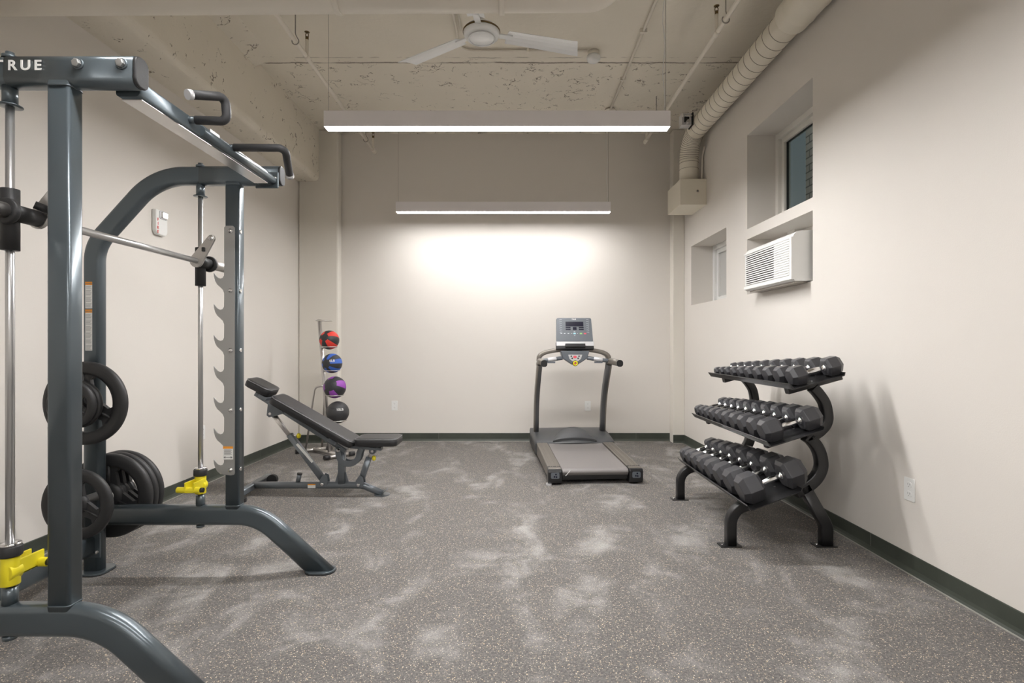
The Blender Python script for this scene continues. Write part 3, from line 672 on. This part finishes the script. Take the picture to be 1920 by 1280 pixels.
def weight_plate(c, R, th, label, parts=3):
    c = Vector(c); t = thing('weight_plate', c, label, 'weight plate', 'rubber plates stored on the smith machine')
    ri = R*.70; hub = R*.30
    mb = MB().lathe([(ri, -th*.38), (R*.76, -th*.5), (R*.90, -th*.5), (R*.97, -th*.40), (R, -th*.22), (R, th*.22), (R*.97, th*.40), (R*.90, th*.5), (R*.76, th*.5), (ri, th*.38)], c, axis=(0, 1, 0), n=64, closed=True)
    mb.lathe([(.026, -th*.45), (hub*.55, -th*.5), (hub, -th*.3), (hub, th*.3), (hub*.55, th*.5), (.026, th*.45)], c, axis=(0, 1, 0), n=40, closed=True)
    for k in range(parts):
        a = 2*PI*k/parts+.5; m = Matrix.Translation(c)@Matrix.Rotation(a, 4, 'Y'); w = R*.26
        mb.prism([(hub*.8, -w*.8), (ri*.8, -w*.6), (R*.74, -w*1.4), (R*.78, 0), (R*.74, w*1.4), (ri*.8, w*.6), (hub*.8, w*.8)], c-Vector((0, -th*.27, 0)), m.to_3x3()@Vector((1,0,0)), m.to_3x3()@Vector((0,0,1)), th*.54)
        mb.tube([c+m.to_3x3()@Vector((hub*.8, -th*.27, 0)), c+m.to_3x3()@Vector((R*.72, -th*.27, 0))], R*.035, 8)
    mb.build('rubber_disc', 'rubber', t)
    MB().lathe([(.0245, -th*.46), (.031, -th*.50), (.031, -th*.52), (.0245, -th*.52)], c, axis=(0, 1, 0), n=28, closed=True).build('steel_bushing', 'brushed', t)
    return t
weight_plate((PX, 2.715, .900), .212, .042, 'large black rubber weight plate on the upper peg, against the rear post')
weight_plate((PX, 2.668, .900), .119, .034, 'small black rubber weight plate in the middle of the upper peg')
weight_plate((PX, 2.628, .900), .119, .034, 'small black rubber weight plate outermost on the upper peg')
weight_plate((PX, 2.665, .400), .176, .036, 'medium black grip weight plate on the camera side of the lower peg')
for i, (y, l) in enumerate(((2.885, 'large black weight plate behind the rear post on the lower peg, nearest the post'), (2.930, 'large black weight plate behind the rear post, middle one of three on the lower peg'), (2.975, 'large black weight plate behind the rear post, farthest of three on the lower peg'))):
    weight_plate((PX, y, .383), .226, .040, l)

# ---------------------------------------------------------------- adjustable bench
DB = 4.25; DP = 4.12
bn = thing('weight_bench', (-1.5, DB, 0), 'adjustable incline bench with black vinyl pads and grey frame', 'bench')
def B(cx, cy, D=DB): return P(440+cx/3.368, 580+cy/3.368, D)
def pad(name, a, b, th, w, w2=None):
    """a,b: ends of the near lower edge; pad extends th upwards and w in depth"""
    a = Vector(a); b = Vector(b); d = (b-a); L = d.length; d.normalize(); up = Vector((-d.z, 0, d.x)); up = up if up.z > 0 else -up; yv = Vector((0, 1, 0))
    w2 = w2 or w; mid = (a+b)/2; yc = DB; o = Vector((mid.x, yc, mid.z)); mb = MB(); rings = []
    for h, ins in ((0, .010), (.004, .002), (th*.55, 0), (th*.86, .002), (th*.96, .010), (th, .026)):
        r_ = .045; ring = []
        for (sx, sy, a0) in ((1, 1, 0), (-1, 1, PI/2), (-1, -1, PI), (1, -1, 1.5*PI)):
            wv = w if sx > 0 else w2
            for k in range(7):
                an = a0+PI/2*k/6; x = sx*(L/2-r_-ins)+r_*math.cos(an); y = sy*(wv/2-r_-ins)+r_*math.sin(an); ring.append(o+d*x+yv*y+up*h)
        rings.append(ring)
    mb.rings(rings)
    p = mb.build(name, 'vinyl', bn); MB().tube([v+up*.001 for v in rings[3]], .0028, 6, closed=True).build('piping', 'piping', p)
    return p
s0 = B(750, 868, DP); s1 = B(1022, 868, DP)
pad('seat_pad', s0, s1, .062, .27)
k0 = B(200, 588, DP); k1 = B(722, 884, DP); pad('back_pad', k0, k1, .062, .26)
h0 = B(38, 478, DP); h1_ = B(190, 556, DP); pad('head_pad', h0, h1_, .062, .22)
dd = (k1-k0).normalized(); upv = Vector((-dd.z, 0, dd.x)); upv = upv if upv.z > 0 else -upv
c0 = Vector((h0.x+.06, DB, h0.z-.075)); c1 = Vector((k1.x-.06, DB, k1.z-.035))
MB().sweep([c0, c1], (0, 1, 0), .036, .06, .008).build('back_rail', 'steel2', bn)
for q in (.10, .42, .86):
    c = c0+(c1-c0)*q; R_ = Matrix.Translation(c+upv*.025)@Matrix.Rotation(math.atan2(-dd.z, dd.x), 4, 'Y'); MB().box((-.035, -.085, -.012), (.035, .085, .014), R_).build('pad_bracket', 'steel2', bn, bevel=.003)
MB().sweep([B(735, 862)-Vector((0, 0, .0)), B(930, 868)-Vector((0, 0, .012))], (0, 1, 0), .026, .07, .008).build('seat_rail', 'steel2', bn)
# base
zb = .078
main = fillet([Vector((-2.09, DB+.07, .058)), Vector((-1.88, DB+.0, zb)), Vector((-1.19, DB, zb)), Vector((-1.03, DB, .012))], [.1, .16], 8)
MB().tube(main, .0275, 20).build('base_tube', 'steel2', bn)
MB().prism(rrect(.12, .10, .045), (-1.035, DB, .0), (1,0,0), (0,1,0), .008).build('foot_plate', 'steel2', bn)
MB().sweep([(-1.03, DB-.035, .012), (-.985, DB-.035, .060)], (0, 1, 0), .006, .05, .002).build('drag_handle', 'steel2', bn)
MB().sweep([(-2.09, 4.03, .052), (-2.11, 4.63, .052)], (0, 0, 1), .055, .05, .012).build('rear_foot_bar', 'steel2', bn)
for y in (4.06, 4.60): MB().prism(rrect(.13, .07, .03), (-2.09, y, 0), (1,0,0), (0,1,0), .027).build('foot_plate', 'rubber', bn)
MB().cyl((-2.03, 4.50, .055), (-2.03, 4.54, .055), .042, 24).build('transport_wheel', 'rubber', bn)
a_ = B(400, 1085); MB().use('steel2').tube([a_, a_+Vector((.012, 0, .055))], .018, 18).use('rubber').tube([a_+Vector((.012, 0, .055)), a_+Vector((.014, 0, .066))], .020, 18).build('post_stub', None, bn)
# central post, gussets
pc = B(678, 1100); MB().sweep([(pc.x, DB, zb), (pc.x, DB, B(678, 880).z)], (0, 1, 0), .055, .05, .008).build('seat_post', 'steel2', bn)
for s in (-1, 1): MB().prism([(s*.026, 0), (s*.055, 0), (s*.050, .02), (s*.03, .085), (s*.026, .09)], (pc.x, DB+.003, zb+.02), (1,0,0), (0,0,1), .006).build('gusset', 'steel2', bn)
# U bracket
uc = B(727, 905); pts = [Vector((uc.x+.089*math.cos(a)*(.92), DB, uc.z+.082*math.sin(a))) for a in [PI+PI*k/16 for k in range(17)]]
pts = [B(660, 870)]+pts+[B(805, 872)]
for s in (-.032, .032): MB().sweep([Vector((p.x, DB+s, p.z)) for p in pts], (0, 1, 0), .044, .008, .003).build('swivel_bracket', 'steel2', bn, bevel=.001)
MB().lathe([(.017, 0), (.017, -.006), (.009, -.008), (.009, -.014)], B(662, 885)+Vector((0, -.037, 0)), axis=(0, 1, 0), n=20).build('pivot_bolt', 'chrome', bn)
# struts
def strut(top, split, bot, knob, name):
    t_ = B(*top); s_ = B(*split); b_ = B(*bot)
    o = MB().sweep([s_, b_], (0, 1, 0), .046, .044, .008).build(name, 'steel2', bn)
    MB().sweep([t_, s_+(b_-s_)*.1], (0, 1, 0), .034, .032, .006).build('inner_tube', 'brushed', o)
    k = B(*knob); MB().use('chrome').cyl((s_.x+.01, DB-.0, s_.z-.01), (k.x-.012, DB, k.z), .006).use('yellow').lathe([(.006, 0), (.019, .002), (.021, .012), (.016, .024), (.004, .027)], k-Vector((.012, 0, 0)), axis=(1, 0, 0), n=18).build('yellow_knob', None, o)
    br = MB()
    for s in (-.027, .027): br.prism([(-.032, -.03), (.02, -.034), (.034, .0), (.026, .05), (.0, .062), (-.028, .02)], (b_.x, DB+s, b_.z), (1,0,0), (0,0,1), .006)
    br.build('pivot_bracket', 'steel2', o)
    MB().lathe([(.013, 0), (.013, -.006), (.006, -.008)], b_+Vector((-.008, -.034, -.014)), axis=(0, 1, 0), n=16).build('pivot_bolt', 'chrome', o)
    MB().use('steel2').cyl(t_+Vector((-.004, -.030, 0)), t_+Vector((-.004, .030, 0)), .026, 24).use('chrome').cyl(t_+Vector((-.004, -.036, 0)), t_+Vector((-.004, -.030, 0)), .011, 12).build('hinge', None, o)
    return o
st = strut((238, 655), (348, 790), (568, 1085), (405, 797), 'incline_strut')
hb_ = B(238, 655)
for s in (-.030, .030): MB().prism([(-.03, -.012), (-.012, -.028), (.02, -.022), (.10, .0), (.085, .045), (-.02, .085)], (hb_.x, DB+s, hb_.z), (1,0,0), (0,0,1), .005).build('hinge_plate', 'steel2', bn)
a_ = B(395, 855); b_ = B(520, 1000); u_ = (b_-a_).normalized(); n_ = Vector((u_.z, 0, -u_.x))
MB().use('label').prism([(0, -.010), (.19, -.010), (.19, .010), (0, .010)], Vector((a_.x, DB-.0222, a_.z))+Vector((.006, 0, .012)), u_, n_, .0008).build('angle_label', None, st)
strut((878, 890), (850, 930), (795, 1090), (880, 938), 'seat_strut')
lb = MB().use('label').box((B(470, 0).x, DB-.0285, B(0, 1122).z), (B(518, 0).x, DB-.0268, B(0, 1098).z)).use('orange').box((B(470, 0).x, DB-.029, B(0, 1103).z), (B(518, 0).x, DB-.0275, B(0, 1096).z)).build('warning_label', None, bn)

# ---------------------------------------------------------------- medicine ball rack and balls
rt = thing('ball_rack', (-2.0, 5.75, 0), 'slim silver tree rack holding medicine balls in the left corner', 'ball rack')
A0 = Vector((-2.36, 5.82, .028)); A1 = Vector((-2.04, 6.03, .028)); B0 = Vector((-1.93, 5.49, .028)); B1 = Vector((-1.70, 5.735, .028))
fw = Vector((.78, -.62, 0)).normalized(); sd = Vector((.62, .78, 0)).normalized()
for a, b in ((A0, A1), (B0, B1)):
    o = MB().tube([a, b], .019, 16).build('base_bar', 'brushed', rt)
    d = (b-a).normalized(); MB().tube([a-d*.004, a+d*.055], .0235, 18).build('rubber_foot', 'rubber', o); MB().tube([b-d*.055, b+d*.004], .0235, 18).build('rubber_foot', 'rubber', o)
Am = (A0+A1)/2; Bm = (B0+B1)/2
MB().tube([Am+Vector((0, 0, .006)), Bm+Vector((0, 0, .006))], .020, 16).build('base_spine', 'brushed', rt)
pb = Vector((-1.955, 5.725, .03)); pt_ = Vector((-2.112, 5.85, 1.465))
post = MB().sweep([pb, pt_], sd, .034, .034, .007).build('post', 'brushed', rt)
for s in (-.10, .10):
    MB().tube(fillet([pb+(pt_-pb)*.50, pb+(pt_-pb)*.50-fw*.09+sd*s*.6+Vector((0, 0, -.01)), Am+sd*s+Vector((0, 0, .01))], .06, 8), .0105, 12).build('support_leg', 'brushed', rt)
def on_post(z): return pb+(pt_-pb)*((z-.03)/1.435)
balls = [(1.245, .103, 'ballred', 'red and black medicine ball, topmost on the tree rack', None, (.5, .3, 1.35)),
         (.995, .105, 'ballblue', 'blue and black medicine ball on the tree rack', '6LB', (0, 0, -1.9)),
         (.742, .116, 'ballpurple', 'purple and black medicine ball on the tree rack', None, (.9, .35, 1.4)),
         (.480, .117, 'ballblack', 'plain black medicine ball, lowest on the tree rack', '10LB', (.3, 0, -.6))]
for i, (z, r, m, lab, txt, rot) in enumerate(balls):
    c = on_post(z)+fw*(.160+.016*i); zr = z-r*.72; rr = r*.694+.008
    cc = Vector((c.x, c.y, zr))
    ring = [cc+Vector((math.cos(a), math.sin(a), 0))*rr for a in [2*PI*k/32 for k in range(32)]]
    ho = MB().tube(ring, .0055, 8, closed=True); q = on_post(zr-.02)
    ho.tube([q, cc-fw*rr], .008, 8); ho.tube([q, cc-fw*rr+Vector((0, 0, -.0))], .006, 8); ho.build('ball_ring', 'brushed', rt)
    t = thing('medicine_ball', c, lab, 'ball', 'medicine balls on the tree rack')
    bm = MB(); n = 24
    bm.rings([[c+Vector((r*math.sin(PI*j/n)*math.cos(2*PI*k/48), r*math.sin(PI*j/n)*math.sin(2*PI*k/48), r*math.cos(PI*j/n))) for k in range(48)] for j in range(1, n)])
    o = bm.build('ball_shell', m, t); o.rotation_euler = rot
    if txt:
        v = (Vector((0, 0, HC))-c).normalized(); v = (v+Vector((.22 if i == 3 else .0, 0, .16))).normalized()
        text(txt, .036, c+v*(r+.001), v.to_track_quat('Z', 'Y').to_euler(), 'label', t, align='CENTER', off=.0004)
q = pt_+Vector((0, 0, -.01)); cc = q+fw*.09
ho = MB().tube([cc+Vector((math.cos(a), math.sin(a), 0))*.082 for a in [2*PI*k/32 for k in range(32)]], .0055, 8, closed=True); ho.tube([q-Vector((0, 0, .05)), cc-fw*.082], .007, 8)
ho.build('ball_ring', 'brushed', rt)
MB().prism(rrect(.036, .036, .006), pt_, fw, sd, .004).build('post_cap', 'rubber', rt)

# ---------------------------------------------------------------- treadmill (built square, then turned 3 degrees)
tm = thing('treadmill', (.716, 4.56, 0), 'grey and black treadmill with upright console facing the room', 'treadmill')
ox, oy = .716, 4.56
def T(x, y, z): return Vector((ox+x, oy+y, z))
def tbox(mb, a, b): return mb.box(T(*a), T(*b))
tbox(MB(), (-.28, .02, .055), (.28, 1.75, .105)).build('deck', 'black', tm)
bp = [(.07, .060), (.03, .068), (.008, .09), (.0, .105), (.008, .122), (.03, .132), (1.3, .168), (1.3, .15), (1.25, .10)]
MB().prism([(y, z) for y, z in bp], T(-.287, 0, 0), (0,1,0), (0,0,1), .574).build('running_belt', 'belt', tm, bevel=.008, bseg=3)
for s in (-1, 1):
    rail = MB().prism([(.02, .045), (1.15, .05), (1.15, .172), (.02, .137)], T(-.405 if s < 0 else .292, 0, 0), (0,1,0), (0,0,1), .113).build('side_rail', 'bronze', tm, bevel=.006)
    mb = MB()
    for dx in (.022, .04, .075, .09): mb.prism([(.06, .1385), (1.1, .1705), (1.1, .1725), (.06, .1405)], T((-.405+dx) if s < 0 else (.292+dx), 0, 0), (0,1,0), (0,0,1), .004)
    mb.build('foot_rail_ribs', 'bronze', rail)
    e = MB(); xa, xb = (-.410, -.290) if s < 0 else (.290, .410)
    e.prism([(-.002, .020), (-.010, .035), (-.010, .11), (.0, .132), (.10, .142), (.10, .012), (.01, .012)], T(xa, 0, 0), (0,1,0), (0,0,1), xb-xa)
    e = e.build('rear_end_cap', 'black', tm, bevel=.008, bseg=3)
    xc = (xa+xb)/2
    MB().prism(rrect(.072, .052, .012), T(xc, -.0095, .082), (1,0,0), (0,0,1), .003).build('cap_recess', 'tm_grey', e)
    mb = MB()
    for dx, dz in ((.006, .012), (-.006, -.008), (.010, -.010)): mb.lathe([(.007, 0), (.007, -.003)], T(xc+dx, -.0125, .082+dz), axis=(0, 1, 0), n=14)
    mb.build('adjuster_hole', 'screen', e)
MB().prism(rrect(.05, .05, .024), T(-.400, .015, .0), (1,0,0), (0,1,0), .014).build('levelling_foot', 'silver', tm)
for x in (-.36, .36):
    for y in (.06, 1.6): MB().cyl(T(x, y, 0), T(x, y, .05), .022, 16).build('foot', 'rubber', tm)
tbox(MB(), (-.29, .06, .030), (.29, .10, .055)).build('rear_crossbar', 'black', tm)
MB().prism([(-.001, 0), (.006, 0), (.045, .045), (.038, .045)], T(-.262, -.001, .078), (1,0,0), (0,0,1), .001).build('belt_mark', 'label', tm)
# hood
mb = MB(); rows = []
prof = [(1.03, .160), (1.05, .182), (1.18, .205), (1.32, .225), (1.5, .235), (1.68, .225), (1.76, .19), (1.78, .05)]
xs = [-.415+.83*i/28 for i in range(29)]
for y, z in prof:
    dome = lambda x: .055*max(0, 1-((x)/.26)**2)*math.exp(-((y-1.30)/.19)**2)
    top = [T(x, y+(.0 if y > 1.06 else -.03*max(0, 1-(x/.2)**2)), z+dome(x)) for x in xs]
    rows.append(top+[T(x, y, .045) for x in (.415, .2, 0, -.2, -.415)])
mb.rings(rows, smooth=True).build('motor_hood', 'tm_hood', tm)
mb = MB(); rr = []
for j in range(7):
    u = j/6; y = 1.036+.10*u; rr.append([T((.235-.05*u)*math.cos(a), y-.01*math.sin(a)+.06*u, .180+.03*u+(.038+.062*math.sqrt(u))*math.sin(a)) for a in [PI*k/20 for k in range(21)]])
mb.rings(rr).build('hood_crest', 'tm_hood', tm)
# posts, arch, arms
for s in (-1, 1):
    x = s*.372
    pth = fillet([T(x, 1.42, .20), T(x*1.0, 1.36, .62), T(x*.985, 1.08, 1.0)], .9, 12)
    p = MB().sweep(pth, (1, 0, 0), .085, .05, .014).build('post', 'tm_post', tm)
    MB().sweep([v+Vector((s*.021, .0, 0)) for v in pth], (1, 0, 0), .088, .016, .006).build('post_trim', 'bronze', p)
    a = fillet([T(x, 1.13, .985), T(x, 1.02, 1.022), T(x, .64, 1.012)], .05, 6)
    arm = MB().sweep(a, (1, 0, 0), .062, .058, .024, 5).build('handrail', 'bronze', tm)
    MB().sweep([T(x, .642, 1.012), T(x, .628, 1.012)], (1, 0, 0), .066, .062, .026, 5).build('handrail_cap', 'black', arm)
arch = []
for k in range(21):
    a = PI*k/20; arch.append(T(-.375*math.cos(a), 1.12, 1.02+.125*math.sin(a)**.55))
MB().sweep(arch, (0, 1, 0), .045, .10, .016).build('console_arch', 'bronze', tm)
hb = MB().prism([(-.155, .07), (.155, .07), (.13, -.01), (.03, -.075), (-.03, -.075), (-.13, -.01)], T(0, 1.03, 1.06), (1,0,0), (0,0,1), -.10).build('lower_panel', 'tm_grey', tm, bevel=.012, bseg=3)
MB().prism([(-.075, .03), (.075, .03), (.06, -.015), (.02, -.045), (-.02, -.045), (-.06, -.015)], T(0, 1.029, 1.06), (1,0,0), (0,0,1), .003).build('keypad', 'silver', hb, bevel=.002)
mb = MB().use('btn_r').prism(rrect(.036, .026, .011), T(-.003, 1.025, 1.066), (1,0,0), (0,0,1), .003).use('screen')
for dx, dz in ((-.042, .010), (.040, .010), (-.032, -.012), (.030, -.012)): mb.lathe([(.008, 0), (.007, -.003)], T(dx, 1.026, 1.064+dz), axis=(0, 1, 0), n=16)
mb.build('buttons', None, hb)
MB().use('yellow').lathe([(.012, 0), (.026, 0), (.027, -.004), (.025, -.010), (.012, -.010)], T(0, 1.022, 1.0), axis=(0, 1, 0), n=28, closed=True).use('screen').lathe([(.031, 0), (.031, .004)], T(0, 1.024, 1.0), axis=(0, 1, 0), n=28).use('btn_r').lathe([(.009, 0), (.008, -.006)], T(0, 1.02, 1.0), axis=(0, 1, 0), n=16).build('safety_key', None, tm)
for s in (-1, 1):
    g = MB().use('tm_grey').tube([T(s*.13, 1.06, 1.055), T(s*.35, 1.03, 1.025)], .021, 18).use('silver').tube([T(s*.20, 1.045, 1.048), T(s*.29, 1.032, 1.036)], .0225, 18).use('tm_grey').cbox(T(s*.25, 1.05, 1.010), (.08, .05, .018))
    g.build('pulse_grip', None, tm, bevel=.003)
# console
Rc = Matrix.Translation(T(0, 1.07, 1.31))@Matrix.Rotation(math.radians(-14), 4, 'X')
tbox_ = lambda mb, a, b: mb.box(a, b, Rc)
cs = MB().prism([(-.195, -.085), (.195, -.085), (.186, .165), (.176, .175), (-.176, .175), (-.186, .165)], Rc@Vector((0, 0, 0)), Rc.to_3x3()@Vector((1,0,0)), Rc.to_3x3()@Vector((0,0,1)), -.035)
cs = cs.build('console', 'tm_grey', tm, bevel=.006)
MB().box((-.200, -.006, -.085), (.200, .045, .0), Matrix.Translation((0,0,0))@Rc@Matrix.Translation((0, 0, -.085))@Matrix.Scale(1, 4)).build('console_base', 'black', tm, bevel=.008)
tb = MB().box((-.198, -.012, -.134), (.198, .0, -.086), Rc).build('silver_band', 'silver', tm, bevel=.004)
MB().box((-.105, -.030, -.150), (.105, -.008, -.112), Rc).build('reading_rack', 'black', tm, bevel=.004)
mb = MB().use('screen'); f = -.0018
for a, b in (((-.092, f, .080), (.098, 0, .132)), ((-.092, f, .060), (-.040, 0, .074)), ((-.092, f, .040), (-.040, 0, .054)), ((-.016, f, .040), (.024, 0, .074)), ((.048, f, .060), (.100, 0, .074)), ((.048, f, .040), (.100, 0, .054))): tbox_(mb, a, b)
mb.build('display', None, cs)
mb = MB().use('print')
for k in range(7):
    for s in (-1, 1):
        x = s*.142; z = .155-.023*k; tbox_(mb, (x-.012, f, z), (x+.012, 0, z+.0025)); tbox_(mb, (x-.012 if s < 0 else x+.010, f, z-.008), (x-.010 if s < 0 else x+.012, 0, z))
for x in (-.14, -.105, -.065): mb.prism([(.010*math.cos(a), .006*math.sin(a)) for a in [i*PI/8 for i in range(9, 16)]]+[(.010, .002), (-.010, .002)], Rc@Vector((x, -.0005, .004)), Rc.to_3x3()@Vector((1,0,0)), Rc.to_3x3()@Vector((0,0,1)), .001)
tbox_(mb, (-.036, f, .0), (-.024, 0, .004)); tbox_(mb, (.024, f, .0), (.036, 0, .004)); tbox_(mb, (-.008, f, .018), (.008, 0, .023)); tbox_(mb, (-.006, f, -.022), (.008, 0, -.018))
for c_, x in (('btn_b', 0), ('btn_g', .068), ('btn_r', .112)): mb.use(c_); tbox_(mb, (x-.012, f*1.4, -.005), (x+.013, 0, .009))
mb.build('button_marks', None, cs)
text('TRUE', .017, Rc@Vector((-.024, -.001, .152)), (PI/2-math.radians(14), 0, 0), 'label', cs, space=1.2, ext=.0003, off=.0006)
MB().cbox(T(0, 1.10, 1.14), (.17, .07, .09)).build('console_neck', 'black', tm, bevel=.01)
MB().tube(fillet([T(.40, 1.55, .15), T(.47, 1.5, .14), T(.50, 1.35, .03), T(.49, 1.30, .006)], .05, 6), .005, 8).build('power_cord', 'rubber', tm)
tm.rotation_euler = (0, 0, math.radians(3))

# ---------------------------------------------------------------- dumbbell rack
rk = thing('dumbbell_rack', (1.6, 3.65, 0), 'black three-tier rack of curved tubing against the right wall', 'dumbbell rack')
TIER = [((1.347, .261), (1.632, .370)), ((1.455, .620), (1.757, .715)), ((1.585, .943), (1.872, 1.022))]
YA, YZ = 3.0, 4.25
def R7(cx, cy, y=3.18): p = P(1240+cx/3.2, 640+cy/3.2, 3.18); return Vector((p.x, y, p.z))
for i, (a, b) in enumerate(TIER):
    a = Vector((a[0], 0, a[1])); b = Vector((b[0], 0, b[1])); d = (b-a).normalized(); n = Vector((-d.z, 0, d.x)); L = (b-a).length
    pr = [(0, 0), (0, .038), (.005, .038), (.005, .005), (L, .005), (L, .0)]
    # lip leans outwards
    pr = [(0, 0), (-.014, .036), (-.009, .038), (.005, .005), (L-.004, .005), (L+.006, .020), (L+.010, .018), (L, .0)]
    tr = MB().prism(pr, a+Vector((0, YZ, 0)), d, n, YZ-YA).build('tray', 'black', rk)
    for y in (3.18, 4.13):
        s = a+d*.045-n*.030; e = b-n*.030+d*(.075 if i == 2 else .06)
        o = MB().sweep([Vector((s.x, y, s.z)), Vector((e.x, y, e.z))], (0, 1, 0), .048, .050, .005, 2).build('support_arm', 'black', rk)
        for q in (.12, .24): c = a+d*q+n*.005; MB().lathe([(.008, 0), (.008, .003), (.004, .004)], (c.x, y, c.z), axis=n, n=10).build('bolt', 'black', o)
for y in (3.18, 4.13):
    lo = fillet([R7(415, 1222, y)+Vector((0, 0, -.0)), R7(415, 1020, y)+Vector((0, 0, .01)), R7(560, 965, y)], [.11], 10); lo[0].z = .006
    MB().sweep(lo, (0, 1, 0), .058, .055, .008, 3).build('front_leg', 'black', rk)
    re = fillet([R7(985, 1222, y), R7(985, 1100, y), R7(850, 865, y)], [.12], 8); re[0].z = .006
    MB().sweep(re, (0, 1, 0), .068, .055, .008, 3).build('rear_leg', 'black', rk)
    c1 = [R7(800, 905, y), R7(870, 868, y), R7(925, 820, y), R7(955, 760, y), R7(955, 700, y), R7(935, 640, y), R7(900, 592, y), R7(865, 565, y)]
    c2 = [R7(860, 572, y), R7(925, 552, y), R7(972, 510, y), R7(990, 470, y), R7(990, 430, y), R7(975, 365, y), R7(935, 305, y), R7(905, 275, y)]
    def smooth(p):
        out = []
        for i in range(len(p)-1):
            p0 = p[max(0, i-1)]; p1 = p[i]; p2 = p[i+1]; p3 = p[min(len(p)-1, i+2)]
            for k in range(5):
                t = k/5; out.append(.5*((2*p1)+(p2-p0)*t+(2*p0-5*p1+4*p2-p3)*t*t+(3*p1-p0-3*p2+p3)*t**3))
        return out+[p[-1]]
    MB().sweep(smooth(c1), (0, 1, 0), .066, .055, .008, 3).build('curved_upright', 'black', rk)
    MB().sweep(smooth(c2), (0, 1, 0), .058, .055, .008, 3).build('curved_upright', 'black', rk)
    for x in (1.303, 1.866):
        f_ = MB().prism([(-.070, -.035), (.055, -.035), (.055, .035), (-.070, .035)], (x, y, 0), (1,0,0), (0,1,0), .006).build('foot_plate', 'black', rk)
        MB().cyl((x-.05, y, .006), (x-.05, y, .012), .009, 10).build('bolt', 'chrome', f_)
# dumbbells
ORD = ['nearest the camera', 'second from the near end', 'third from the near end', 'fourth from the near end', 'fifth from the near end', 'sixth from the near end', 'seventh from the near end', 'eighth from the near end', 'ninth from the near end', 'farthest from the camera']
def dumbbell(size, L, loc, ang, yaw, label, group):
    """size = width across corners"""
    t = thing('hex_dumbbell', (0, 0, 0), label, 'dumbbell', group)
    R = size/2; hl = min(L*.325, size*.74)
    for s in (-1, 1):
        x0 = s*(L/2-hl); x1 = s*L/2; rr = []
        for u, q in ((0, .78), (.15, 1), (.74, 1), (1, .72)):
            x = x0+(x1-x0)*u; rr.append([Vector((x, R*q*math.cos(PI/3*k), R*q*math.sin(PI/3*k))) for k in range(6)])
        MB().rings(rr, smooth=False).build('head', 'hexrub', t, bevel=.0025)
    hi = L/2-hl+.004; hr = .0125+size*.018
    MB().lathe([(hr*1.25, -hi), (hr*1.25, -hi+.006), (hr*.85, -hi+.010), (hr*.85, -hi*.62), (hr*1.0, -hi*.5), (hr*1.18, 0), (hr*1.0, hi*.5), (hr*.85, hi*.62), (hr*.85, hi-.010), (hr*1.25, hi-.006), (hr*1.25, hi)], (0, 0, 0), axis=(1, 0, 0), n=24).build('handle', 'chrome', t)
    t.location = loc; t.rotation_euler = (0, -ang, yaw)
specs = [(0, 8, .186, .124, .385, .30), (1, 10, .152, .100, .345, .27), (2, 10, .122, .066, .300, .185)]
TN = ['bottom', 'middle', 'top']
for ti, n, sA, sB, LA, LB in specs:
    a, b = TIER[ti]; a = Vector((a[0], 0, a[1])); b = Vector((b[0], 0, b[1])); d = (b-a).normalized(); nn = Vector((-d.z, 0, d.x)); ang = math.atan2(d.z, d.x)
    sizes = [sA+(sB-sA)*k/(n-1) for k in range(n)]; tot = sum(sizes); gap = (YZ-YA-.02-tot)/(n-1); gap = max(gap, .001)
    y = YA+.01
    if gap <= .001: sizes = [s*(YZ-YA-.02-.001*(n-1))/tot for s in sizes]
    for k, s in enumerate(sizes):
        L = LA+(LB-LA)*k/(n-1); c = a+d*(L/2+.006+(.02 if ti == 2 else 0))+nn*(s*.433+.0065)
        w = ORD[k] if k < n-1 else ORD[9]
        dumbbell(s, L, (c.x, y+s/2, c.z), ang, random.uniform(-.012, .012), 'black rubber hex dumbbell with chrome handle on the %s tier, %s' % (TN[ti], w), 'hex dumbbells on the %s tier' % TN[ti])
        y += s+gap
